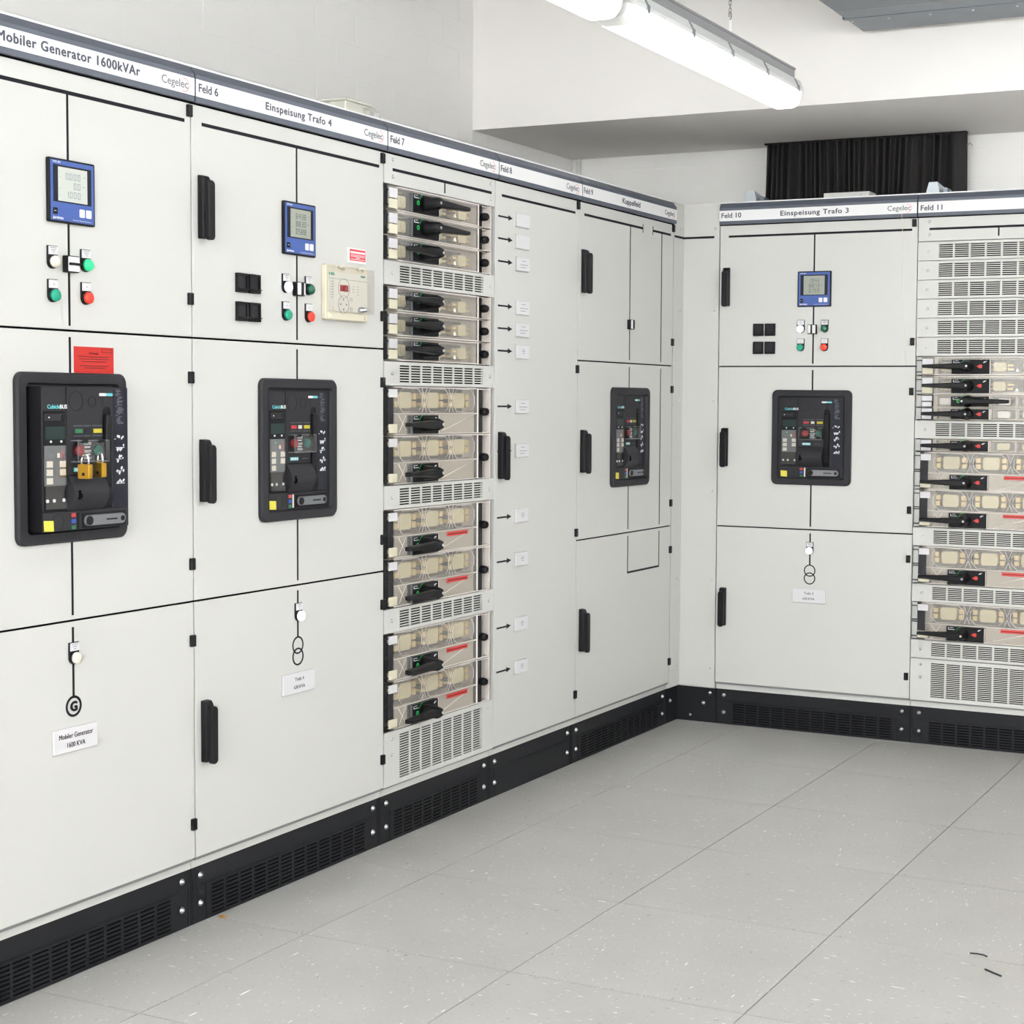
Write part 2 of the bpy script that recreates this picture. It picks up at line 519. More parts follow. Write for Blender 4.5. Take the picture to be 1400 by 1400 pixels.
def header(c, w, endcap=False):
    """Grey header with chamfered top, and the white label strip set in it."""
    y = -.014
    P = [(y, Z_HB), (y, Z_HV), (y + .018, Z_TOP), (.03, Z_TOP), (.03, Z_HB)]
    h = MB().profile_x(P, .0026, w - .0026).build('header', M_HEAD, c)
    MB().box(.0028, w - .0028, y - .0012, y + .001, Z_L0, Z_L1).build('label_strip', M_LABELW, h)
    MB().box(.0, w, y + .012, .02, Z_HB - .0030, Z_TOP - .014).build('shadow_gap', M_DARK, h)  # dark strip put in as the shade below and between headers
    return h
def logo(h, x):
    """Thin grey company lettering with a fine red arc round its end."""
    y = -.0156
    text('Cegelec', h, x, y, 2.129, .094, .0195, .004, M_LOGO, name='logo_lettering')
    MB().ring(x + .082, 2.1365, .0152, .0166, y - .0002, y, 20, 0, -2.0, 1.9).build('logo_arc', M_REDARC, h)

def vent_plate(c, x0, x1, z0, z1, u0, u1, v0, v1, cols, rows, mtl, y=0., th=.010, name='vent_panel', gapc=.0075, bar=.0034, back=M_DARK):
    """Sheet with punched rows of slots: real openings over a dark backing."""
    mb = MB()
    mb.box(x0, u0, y, y + th, z0, z1).box(u1, x1, y, y + th, z0, z1)
    mb.box(u0, u1, y, y + th, z0, v0).box(u0, u1, y, y + th, v1, z1)
    cw = (u1 - u0 + gapc) / cols
    for k in range(1, cols):
        x = u0 + k * cw
        mb.box(x - gapc, x, y, y + .003, v0, v1)
    p = (v1 - v0 + bar) / rows
    for k in range(1, rows):
        z = v0 + k * p
        mb.box(u0, u1, y + .0004, y + .003, z - bar, z)
    o = mb.build(name, mtl, c)
    MB().box(u0 - .004, u1 + .004, y + .0085, y + .0095, v0 - .004, v1 + .004).build('vent_backing', back, o)
    return o

def plinth(c, w, grille=True):
    b = MB().box(.001, w - .001, PLY, .40, 0, Z_PL)
    o = b.build('plinth', M_BLACK, c)
    MB().box(.036, w - .036, PLY - .0022, PLY, .0975, .1000).build('plinth_ledge', M_BLACK, o)
    for x in (.006, w - .010):
        MB().box(x, x + .004, PLY - .0016, PLY, .001, Z_PL - .001).build('plinth_post', M_BLACK, o)
    if grille:
        n = max(6, int(round((w - .15) / .0593)))
        g = vent_plate(o, .060, w - .060, .003, .0965, .078, w - .078, .010, .090, n, 8, M_BLACK, PLY - .0035, .0035, 'plinth_grille', .0075, .0055)
        g.children[0].location.y = -.0055
    else:
        MB().box(.036, w - .036, PLY - .002, PLY, .006, .094).build('plinth_panel', M_BLACK, o)
    for x in (.0355, w - .0355):
        for z in (.124, .0505):
            obj('bolt', BOLT, o, (x, PLY - .002, z))

def door(c, x0, x1, z0, z1):
    """One sheet door; gap all round shows the dark seal behind."""
    return MB().box(x0 + .0018, x1 - .0020, 0, .019, z0 + .0028, z1 - .0022).build('door', M_WHITE, c, bevel=.0014, seg=2)

HANDLE_B = MB().loops([
    [(0, 0, 0), (.027, 0, 0), (.027, 0, .160), (0, 0, .160)],
    [(0, -.016, 0), (.027, -.016, 0), (.027, -.016, .158), (0, -.016, .158)],
    [(.002, -.023, .002), (.025, -.023, .002), (.025, -.023, .148), (.002, -.023, .148)]]).mesh('handle', M_PLAST, .002)
HANDLE_L = MB().prism(rrect(.001, .026, -.004, .146, .011, 4), -.037, -.0225).mesh('handle_lever', M_PLAST, .002)
def handle(d, x, z):
    h = obj('handle', HANDLE_B, d, (x, 0, z - .08))
    obj('handle_lever', HANDLE_L, h)
HINGE = MB().box(-.0095, .0075, -.0085, .004, -.015, .015).mesh('hinge', M_PLAST, .0015)
def hinges(d, x, *zs):
    for z in zs:
        obj('hinge', HINGE, d, (x, 0, z))

def tape(d, x0, x1, z0, z1, name='mimic_line'):
    return MB().box(x0, x1, -.0008, .0006, z0, z1).build(name, M_TAPE, d)

def body(c, w, y0=.021, roof=True):
    b = MB().box(.001, w - .001, y0, DEPTH, Z_PL, Z_TOP - .003).build('body', M_FRAME, c)
    MB().box(.0, w, -.004 + .008, DEPTH, Z_TOP - .0005, Z_TOP + .0045).build('roof_plate', M_LABELW, c)
    MB().box(.001, w - .001, PLY - .001, .03, Z_PL, Z_DB - .006).build('frame_rail', M_WHITE, c)
    MB().box(.004, w - .004, .006, .022, Z_DB - .006, Z_DB + .0036).build('door_seal', M_SEAL, c)
    return b
def seam_shades(c, w, *zs):
    for z in zs:
        MB().box(.003, w - .003, .0045, .0215, z - .0045, z + .0045).build('door_seal', M_DARK, c)  # dark strip set behind the seam to stand in for its shade

# ---------------------------------------------------------------- power meter
def meter(c, x, z, rows, pale=False):
    o = MB().prism(rrect(-.0715, .0715, -.072, .072, .003, 2), -.009, 0).build('power_meter', M_PLAST, c, (x, 0, z), bevel=.0012)
    y = -.009
    MB().box(-.0665, .0665, y - .0008, y, -.0675, .0675).build('face_plate', M_BLUE, o)
    MB().box(-.0584, .0578, y - .0016, y - .0006, -.0261, .0573).build('display_bezel', M_PLATEBLK, o)
    MB().box(-.0449, .0447, y - .0022, y - .0014, -.0232, .0530).build('display', M_LCDL if pale else M_LCD, o)
    mb = MB()
    for r, zz in zip(rows, (.0265, .0060, -.0145)):
        seven_seg(mb, r, .0225, zz, .0150, y - .0022)
    for zz in (.042, .030, .004, -.011):
        mb.box(-.041, -.041 + .004, y - .0026, y - .0022, zz, zz + .001)
    for zz, l in ((.036, .005), (.014, .009)):
        mb.box(.038 - l, .038, y - .0026, y - .0022, zz, zz + .0014)
    mb.build('digits', M_SEGL if pale else M_SEG, o)
    MB().box(-.0598, -.0475, y - .0022, y - .0006, -.0545, -.0400).build('port', M_PLAST, o)
    MB().box(-.0575, -.0520, y - .0027, y - .0020, -.0475, -.0463).build('port_mark', M_WMARK, o)
    for a, b_ in ((.0208, .0360), (.0411, .0571)):
        MB().prism(rrect(a, b_, -.0545, -.0363, .002, 2), y - .0024, y - .0006).build('key', M_LABELW, o)
    text('UMG 503', o, -.0600, y - .0011, .0612, .0230, .0042, .006, M_WMARK)
    text('janitza', o, -.0605, y - .0011, -.0640, .0315, .0058, .012, M_LABELW, name='logo_lettering')
    text('Universal Measuring Device', o, .0000, y - .0011, -.0640, .0580, .0028, 0, M_WMARK)
    return o

# ---------------------------------------------------------------- indicator lamps and buttons
PLATE = MB().prism([(-.0155, .032), (.0155, .032), (.0155, -.004)] + [(.0155 * cos(-pi * k / 12), -.004 + .0155 * sin(-pi * k / 12) * 1.02) for k in range(1, 12)] + [(-.0155, -.004)], -.0045, 0)
def pilot(c, x, z, M, dome=True, lines=3, name='indicator_lamp'):
    o = obj(name, PLATE.mesh(name, M_PLAST, .0008), c, (x, 0, z))
    t = MB().box(-.0135, .0135, -.0062, -.0040, .0122, .0305).build('legend_plate', M_PAPER, o)
    mb = MB()
    for k in range(lines):
        ww = (.009, .007, .003)[k] if lines == 3 else .003
        mb.box(-ww, ww, -.0065, -.0060, .0265 - k * .0048 - (.006 if lines == 1 else 0), .0278 - k * .0048 - (.006 if lines == 1 else 0))
    mb.build('legend_print', M_GMARK, t)
    MB().lathe(0, -.004, [(.0150, -.004), (.0150, -.0075), (.0138, -.009), (.0128, -.009)], 20).build('bezel', M_PLAST, o)
    if dome:
        MB().lathe(0, -.004, [(.0138, -.0085), (.0138, -.014), (.0120, -.0175), (.0080, -.0195), (.0030, -.0203)], 20).build('lens', M, o)
    else:
        MB().lathe(0, -.004, [(.0135, -.0085), (.0135, -.0150), (.0120, -.0165), (.0020, -.0170)], 20).build('button_cap', M, o)
    return o
def rotary(c, x, z, horizontal=False):
    o = MB().box(-.0185, .0185, -.016, 0, -.019, .019).build('selector_switch', M_PLAST, c, (x, 0, z), bevel=.0012)
    MB().prism(rrect(-.0160, .0160, -.0165, .0165, .002, 2), -.0185, -.0155).build('selector_face', M_LABELW, o)
    if horizontal:
        MB().box(-.0160, .0160, -.024, -.018, -.0028, .0028).build('selector_bar', M_PLAST, o)
    else:
        MB().box(-.0026, .0026, -.024, -.018, -.0165, .0165).build('selector_bar', M_PLAST, o)
    return o

def test_sockets(c, x, z):
    """Black square window with recessed pane and lip."""
    mb = MB()
    for a in ((-.0225, -.0175, -.025, .025), (.0175, .0225, -.025, .025), (-.0175, .0175, .019, .025), (-.0175, .0175, -.025, -.017)):
        mb.box(a[0], a[1], -.009, 0, a[2], a[3])
    o = mb.build('terminal_window', M_PLAST, c, (x, 0, z), bevel=.0006)
    MB().box(-.0176, .0176, -.003, 0, -.0171, .0191).build('window_pane', M_BRKR, o)
    MB().box(-.0190, .0215, -.014, -.0085, -.0165, -.0145).build('window_lip', M_PLAST, o)
    return o

# ---------------------------------------------------------------- air circuit breaker
def breaker(c, x, z, out=-.004, state='red', lamp=False):
    def L(pts, y):
        return [(a, y, b) for a, b in pts]
    o = MB().loops([L(rrect(-.171, .171, -.1945, .1945, .022), 0), L(rrect(-.171, .171, -.1945, .1945, .022), -.009),
                    L(rrect(-.167, .167, -.1905, .1905, .020), -.0135), L(rrect(-.145, .145, -.170, .170, .010), -.0135),
                    L(rrect(-.1415, .1415, -.1665, .1665, .008), -.004), L(rrect(-.1415, .1415, -.1665, .1665, .008), -.001)],
                   cap0=False, cap1=True).build('circuit_breaker', M_BRKR, c, (x, 0, z))
    F = -.004 - max(0., out)                                  # front of the breaker face
    mb = MB()
    mb.box(-.1345, .1365, F + .0012, -.001, -.1640, .1620)
    fb = mb.build('breaker_body', M_BRKR2, o)
    # face built as panels proud of the body, leaving the trip unit bay and the lever slot open
    f = MB()
    f.box(-.1325, -.0605, F - .001, F + .0015, .1075, .1610)
    f.box(-.1325, -.1292, F - .001, F + .0015, -.1150, .1075).box(-.0640, -.0595, F - .001, F + .0015, -.1150, .1075)
    f.box(-.1325, .1355, F - .001, F + .0015, -.1630, -.1200)
    f.box(-.0575, .0535, F - .001, F + .0015, -.0380, .1610).box(.0805, .1355, F - .001, F + .0015, -.1180, .1610)
    f.box(.0535, .0805, F - .001, F + .0015, .1180, .1610)
    f.build('face_cover', M_BRKR, o, bevel=.0006)
    # rounded top of the lever slot and the charging lever
    MB().prism([(.0535, .1185), (.0805, .1185), (.0805, .106)] + [(.067 + .0135 * cos(pi * k / 10), .1040 + .0135 * sin(pi * k / 10)) for k in range(1, 10)] + [(.0535, .106)], F - .001, F + .0015).build('slot_head', M_BRKR, o)
    MB().loops([[(.0575, F + .001, .100), (.0770, F + .001, .100), (.0770, F + .001, -.075), (.0575, F + .001, -.075)],
                [(.0580, F - .010, .097), (.0765, F - .010, .097), (.0765, F - .006, -.040), (.0580, F - .006, -.040)]]).build('charging_lever', M_PLAST, o, bevel=.002)
    # bulged lower cover
    P = [(F + .001, -.0385)] + [(F - .0210 * sin(pi * (k + .4) / 12.8) - .001, -.0405 - .0775 * k / 12) for k in range(13)] + [(F + .001, -.1195)]
    cov = MB().profile_x(P, -.0575, .0520).build('curved_cover', M_BRKR, o)
    MB().box(-.0450, -.0375, F - .0225, F - .0150, -.0930, -.0720).build('key_slot', M_DARK, o)
    MB().box(-.0375, -.0335, F - .0224, F - .0150, -.0900, -.0800).build('key_slot', M_DARK, o)
    P2 = [(F + .001, -.070)] + [(F - .010 * sin(pi * k / 8), -.070 - .048 * k / 8) for k in range(9)] + [(F + .001, -.1185)]
    MB().profile_x(P2, .0565, .0775).build('lever_guard', M_PLAST, o)
    # knock-out circles
    for cx_, cz_, r in ((-.030, .130, .0215), (.020, .128, .0120)):
        MB().ring(cx_, cz_, r - .0006, r + .0006, F - .0014, F - .0008, 28).build('knock_out', M_BRKR2, o)
    MB().ring(-.088, -.142, .0170, .0182, F - .0014, F - .0008, 28).build('knock_out', M_BRKR2, o)
    # trip unit
    tu = MB().box(-.1292, -.0640, F - .0015, F + .0014, -.1130, .1060).build('trip_unit', M_BRKR2, o)
    MB().box(-.1275, -.0700, F - .0055, F - .0010, .0850, .1015).build('release_bar', M_BRKR, tu, bevel=.001)
    MB().cyl(-.0740, .0930, .0075, F - .0062, F - .001, 14).build('release_knob', M_PLAST, tu)
    MB().box(-.1180, -.1140, F - .0060, F - .0050, .0920, .0945).build('release_mark', M_WMARK, tu)
    MB().box(-.1240, -.0665, F - .0030, F - .0010, .0440, .0720).build('trip_display', M_LCDG, tu)
    for a in (-.108, -.077):
        MB().cyl(a, .0390, .0026, F - .0035, F - .001, 10).build('trip_screw', M_LABELW, tu)
    kp = MB().box(-.1280, -.0655, F - .0028, F - .0010, -.0600, .0300).build('keypad', M_KEY, tu)
    MB().box(-.1285, -.0650, F - .0066, F - .0058, -.1120, .0300).build('keypad_cover', M_CLEAR2, tu)
    for a, zs in ((-.1135, (-.0116, -.0300, -.0490)), (-.0745, (-.0116, -.0300))):
        for zz in zs:
            k = MB().box(a - .0085, a + .0085, F - .0046, F - .0026, zz - .0070, zz + .0070).build('key', M_KEYB, tu)
            MB().cyl(a + .002, zz, .0040, F - .0056, F - .0044, 12).build('key_dot', M_LABELW, k) if False else None
    MB().box(-.0900, -.0830, F - .0040, F - .0026, .0030, .0130).build('key', M_KEYB, tu)
    MB().cyl(-.1060, .0200, .0020, F - .0038, F - .0026, 10).build('status_light', M_LAMPG if lamp else M_GIND, tu)
    for zz in (.002, .007, .012, .017):
        MB().box(-.0780, -.0690, F - .0034, F - .0026, zz, zz + .0022).build('red_print', M_RIND, tu)
    for zz in (.0060, .0100):
        MB().box(-.1200, -.0960, F - .0034, F - .0026, zz, zz + .0016).build('white_print', M_GMARK, tu)
    for a, w_ in ((-.120, .0040), (-.100, .0040), (-.0710, .0040)):
        MB().cyl(a, -.0935, w_, F - .0035, F - .001, 10).build('trip_screw', M_LABELW, tu)
    text('Cubicle', o, -.1160, F - .0013, .1130, .0370, .0085, .012, M_CYAN)
    text('BUS', o, -.0785, F - .0013, .1130, .0210, .0085, .012, M_LABELW)
    # make label
    MB().prism(rrect(.0430, .0650, .1420, .1485, .002, 2), F - .0020, F - .0008).build('type_label', M_LABELW, o)
    MB().prism(rrect(.0650, .0860, .1420, .1485, .002, 2), F - .0020, F - .0008).build('type_label', M_CYAN, o)
    # flags
    for a, b_, M in ((-.0345, -.0115, {'red': M_RIND, 'green': M_GIND}[state]), (-.0020, .0125, M_KEYB if state == 'red' else M_BRKR), (.0235, .0490, M_YIND)):
        MB().box(a, b_, F - .0030, F - .0008, .0570, .0665).build('status_flag', M, o)
        text({-.0345: 'KONTAKTE', -.0020: 'BEREIT', .0235: 'SPEICHER'}[a], o, a - .003, F - .0013, .0720, b_ - a + .006, .0032, 0, M_GMARK)
        text({-.0345: 'CONTACTS', -.0020: 'READY', .0235: 'SPRING'}[a], o, a - .003, F - .0013, .0490, b_ - a + .006, .0032, 0, M_GMARK)
    # push buttons under a clear guard
    MB().cyl(-.0250, .0170, .0120, F - .010, F - .001, 18).build('open_button', M_REDD, o)
    MB().cyl(.0320, .0170, .0120, F - .010, F - .001, 18).build('close_button', M_TEALD, o)
    for zz, tx in ((.0300, 'CLOSE'), (.0120, 'ON/OFF'), (-.0030, 'OPEN')):
        text(tx, o, -.0070, F - .0015, zz, .0230, .0062, .01, M_WMARK)
    for zz in (.0230, .0060):
        MB().box(-.0050, .0130, F - .0020, F - .0010, zz, zz + .0035).build('arrow_print', M_WMARK, o)
    g = MB()
    y0, y1 = F - .0230, F - .0010
    g.box(-.0470, .0500, y0, y0 + .0012, -.0060, .0380).box(-.0470, -.0458, y0, y1, -.0060, .0400).box(.0488, .0500, y0, y1, -.0060, .0400)
    gd = g.build('button_guard', M_CLEAR2, o)
    MB().box(-.0470, .0500, y0 - .0005, y1, .0390, .0412).box(-.0470, .0500, y0 - .0005, y1, -.0090, -.0066).box(-.0475, -.0462, y0 - .0008, y0 + .001, -.009, .041).box(.0492, .0505, y0 - .0008, y0 + .001, -.009, .041).build('guard_edge', M_KEY, gd)
    for a in (-.0260, .0270):
        MB().box(a - .008, a + .008, y0 - .002, y0 + .006, .0350, .0420).build('guard_lug', M_PLAST, gd)
    # maker plates under the guard
    t1 = MB().box(-.0385, -.0030, F - .0020, F - .0008, -.0305, -.0215).build('maker_plate', M_CYAN, o)
    text('SIEMENS', t1, -.0365, F - .0024, -.0288, .0315, .0056, .012, M_LABELW)
    t2 = MB().box(.0105, .0460, F - .0018, F - .0008, -.0310, -.0215).build('maker_plate', M_BRKR2, o)
    text('SENTRON', t2, .0130, F - .0022, -.0285, .0300, .0045, 0, M_GMARK)
    # printed pictograms on the right strip
    st = MB().box(.0885, .1340, F - .0016, F - .0006, -.1150, .1580).build('print_strip', M_PLATEBLK, o)
    rnd = random.Random(3)
    mb = MB()
    for k in range(26):
        zz = .155 - .0031 * k
        a = .0925 + rnd.random() * .012; l = .004 + rnd.random() * .018
        mb.box(a, a + l, F - .0020, F - .0014, zz, zz + .0011)
    mb.build('fine_print', M_GMARK, st)
    mb = MB()
    for zz, sc_ in ((.0420, .8), (.0220, 1.2), (-.0050, 1.), (-.0330, 1.), (-.0620, 1.1)):
        for k in range(4):
            a = .0955 + .0065 * k + rnd.random() * .003; h_ = zz + (rnd.random() - .5) * .012
            q = .0022 * sc_ * (1 + rnd.random())
            mb.prism([(a, h_), (a + q, h_ - q), (a + 2 * q, h_ + q * .6), (a + q * .9, h_ + q * 1.3)], F - .0020, F - .0014)
        mb.box(.0950, .1130 * sc_ if sc_ <= 1 else .1230, F - .0020, F - .0014, zz - .001, zz + .0005)
    mb.build('pictograms', M_WMARK, st)
    # position flags and racking crank
    for M, zz in ((M_RIND, -.1290), (M_BIND, -.1430), (M_GIND, -.1570)):
        MB().box(-.0475, -.0345, F - .0022, F - .0008, zz - .0045, zz + .0045).build('position_flag', M, o)
    MB().box(-.0295, -.0235, F - .0018, F - .0008, -.1610, -.1240).build('position_scale', M_KEYB if state == 'red' else M_BRKR2, o)
    bay = MB().box(-.0160, .1250, F - .0016, F - .0006, -.1610, -.1260).build('crank_bay', M_BRKR2, o)
    MB().prism(rrect(-.0110, .1190, -.1560, -.1315, .0120, 6), F - .0085, F - .0014).build('crank', M_STEEL, bay, bevel=.001)
    MB().cyl(.0015, -.1438, .0105, F - .0105, F - .0082, 18).build('crank_hub', M_PLAST, bay)
    MB().cyl(.1080, -.1438, .0060, F - .0098, F - .0082, 16).build('crank_hub', M_PLAST, bay)
    MB().box(.0560, .0900, F - .0095, F - .0083, -.1455, -.1420).build('crank_groove', M_BRKR2, bay)
    # yellow sticky note
    MB().prism([(-.1300, -.1610), (-.1020, -.1625), (-.1030, -.1385), (-.1310, -.1370)], F - .0026, F - .0012).build('yellow_note', M_YEL, o)
    return o

# ---------------------------------------------------------------- fuse switches
def tapered_lever(x0, x1, z, w0, w1, y0, y1):
    """Bar from hub x0 to tip x1, width tapering w0 -> w1."""
    P = [(x0, z - w0 / 2), (x1, z - w1 / 2), (x1, z + w1 / 2), (x0, z + w0 / 2)]
    if x1 < x0:
        P = P[::-1]
    return MB().loops([[(x, y1, zz) for x, zz in P], [(x, y1 - (y1 - y0) * .55, zz) for x, zz in P], [(x + (.002 if x == min(x0, x1) else -.002), y0, z + (zz - z) * .75) for x, zz in P]])

def switch_drive(s, zc, hgt, on):
    """Black drive plate, hub, lever and position marker common to all fuse switches."""
    h2 = hgt / 2
    pl = MB().box(.1466, .2973, -.0075, .030, zc - h2, zc + h2).build('drive_plate', M_BRKR2, s, bevel=.001)
    MB().box(.1458, .1467, -.0080, 0, zc - h2, zc + h2).build('plate_edge', M_KEY, pl)
    MB().box(.2972, .2984, -.0080, 0, zc - h2, zc + h2).build('plate_edge', M_RIB, pl)
    MB().lathe(.2120, zc + .001, [(.0235, -.007), (.0228, -.024), (.0205, -.034), (.0190, -.060), (.0140, -.070)], 20).build('hub', M_PLAST, pl)
    if on:
        tapered_lever(.228, .0420, zc + .001, .029, .013, -.072, -.048).build('lever', M_PLAST, pl, bevel=.002)
    else:
        tapered_lever(.196, .3850, zc + .001, .029, .013, -.072, -.048).build('lever', M_PLAST, pl, bevel=.002)
    MB().lathe(.2200 if on else .2050, zc + .001, [(.0046, -.0715), (.0046, -.0735), (.0025, -.075)], 10).build('lever_screw', M_CHROME, pl)
    if on:
        MB().prism(rrect(.2530, .2670, zc - .006, zc + .008, .004, 3), -.0086, -.0070).build('on_marker', M_ONR, pl)
        MB().prism([(.2440, zc + .001), (.2535, zc - .003), (.2535, zc + .005)], -.0086, -.0070).build('on_marker', M_ONR, pl)
    MB().ring(.1760, zc + .001, .0035, .0075, -.0086, -.0070, 16).build('off_marker', M_OFFG, pl)
    MB().ring(.2120, zc + .001, .0285, .0300, -.0082, -.0070, 16, 0, 1.75, 2.75).build('travel_arc', M_OFFG, pl)
    for a in ((.1560, .1800, h2 - .0125, h2 - .0105), (.1540, .1560, h2 - .0125, h2 - .0030), (.1600, .1740, h2 - .0050, h2 - .0035)):
        MB().box(a[0], a[1], -.0083, -.0070, zc + a[2], zc + a[3]).build('plate_print', M_WMARK, pl)
    MB().prism([(.2700, zc + h2 - .012), (.2750, zc + h2 - .013), (.2860, zc + h2 - .006), (.2760, zc + h2 - .007)], -.0083, -.0070).build('plate_print', M_WMARK, pl)
    return pl

def fuse(s, x, z, w, h, y, M=None):
    """Ceramic fuse link with tapped ends and contact blades left and right."""
    f = MB().loops([[(x - w * .5, y + .03, z - h * .32), (x - w * .42, y + .03, z - h * .5), (x + w * .42, y + .03, z - h * .5), (x + w * .5, y + .03, z - h * .32),
                     (x + w * .5, y + .03, z + h * .32), (x + w * .42, y + .03, z + h * .5), (x - w * .42, y + .03, z + h * .5), (x - w * .5, y + .03, z + h * .32)],
                    [(x - w * .5, y, z - h * .32), (x - w * .42, y, z - h * .5), (x + w * .42, y, z - h * .5), (x + w * .5, y, z - h * .32),
                     (x + w * .5, y, z + h * .32), (x + w * .42, y, z + h * .5), (x - w * .42, y, z + h * .5), (x - w * .5, y, z + h * .32)]]).build('fuse_link', M or M_CERAM, s, bevel=.0015)
    return f

SMALLC, BIGC, MINIC = {}, {}, {}
HS = [M_PLAST]                     # hinge strip: black in the left row, grey jamb in the rear row
def fuse_switch_small(c, z, on, hgt=.0755):
    key = (on, HS[0].name)
    if key in SMALLC:
        o = copy_tree(SMALLC[key], c); o.location = (0, 0, z); return o
    W_ = .629
    mb = MB().box(.026, W_, .050, .075, .001, hgt - .001)
    mb.box(.026, W_, .012, .050, .001, .006).box(.026, W_, .012, .050, hgt - .006, hgt - .001)
    mb.box(.075, .090, .010, .050, .006, hgt - .006)
    s = mb.build('fuse_switch', M_HOUSE, c, (0, 0, z))
    MB().box(.0930, .5180, .0485, .0502, .0135, hgt - .012).build('fuse_recess', M_HOUSED, s)
    MB().box(.004, .0240, .004, .060, .003, hgt - .003).build('hinge_strip', HS[0], s)
    for zz in (.012, hgt - .018):
        MB().box(.003, .0300, .001, .010, zz, zz + .004).build('hinge_pin', M_PLAST, s)
    MB().box(.0255, .0720, .002, .012, .002, hgt - .002).build('tag_holder', M_CLEAR, s)
    t = MB().box(.0275, .0700, -.0025, .002, .0375, .0660).build('number_tag', M_PAPER, s)
    MB().box(.0275, .0700, -.0025, .002, .0060, .0335).build('number_tag', M_CREAM, s)
    for x in (.122, .330, .478):
        fuse(s, x, hgt / 2 - .004, .050, .036, .018)
        for dx in (-.042, .042):
            for dz in (-.009, .007):
                MB().box(x + dx - .011, x + dx + .011, .022, .046, hgt / 2 - .004 + dz - .0035, hgt / 2 - .004 + dz + .0035).build('contact_blade', M_BRASS, s)
    # octagonal viewing rims
    for x in (.122, .520):
        MB().ring(x, hgt / 2 - .002, .0300, .0307, .000, .004, 8, 0, pi / 8, pi / 8 + 2 * pi).build('window_rim', M_CLEAR2, s)
    MB().box(.0740, .5500, .0005, .0025, .003, hgt - .003).build('clear_cover', M_CLEAR, s)
    MB().box(.0740, .5500, .0, .0030, .0020, .0042).box(.0740, .5500, .0, .0030, hgt - .0042, hgt - .0020).box(.5485, .5500, -.002, .003, .002, hgt - .002).build('cover_edge', M_RIB, s)
    MB().box(.5510, .5790, .004, .009, .004, hgt - .004).build('lock_strip', M_BRKR2, s)
    MB().lathe(.5760, .035, [(.0135, .004), (.0135, -.010), (.0115, -.018), (.0085, -.021), (.0080, -.016)], 18).build('lock_knob', M_PLAST, s)
    MB().box(.5800, W_, -.001, .0010, .002, hgt - .002).build('end_cover', M_CLEAR2, s)
    MB().box(.5800, W_, -.0015, .012, .0010, .0022).box(W_ - .002, W_, -.0015, .050, .001, hgt - .001).build('end_edge', M_RIB, s)
    MB().prism([(.395, .0150), (.411, .0150), (.403, .0290)], -.0006, .0004).build('warning_triangle', M_LABELW, s)
    switch_drive(s, .0345, .055, on)
    SMALLC[key] = s
    return s

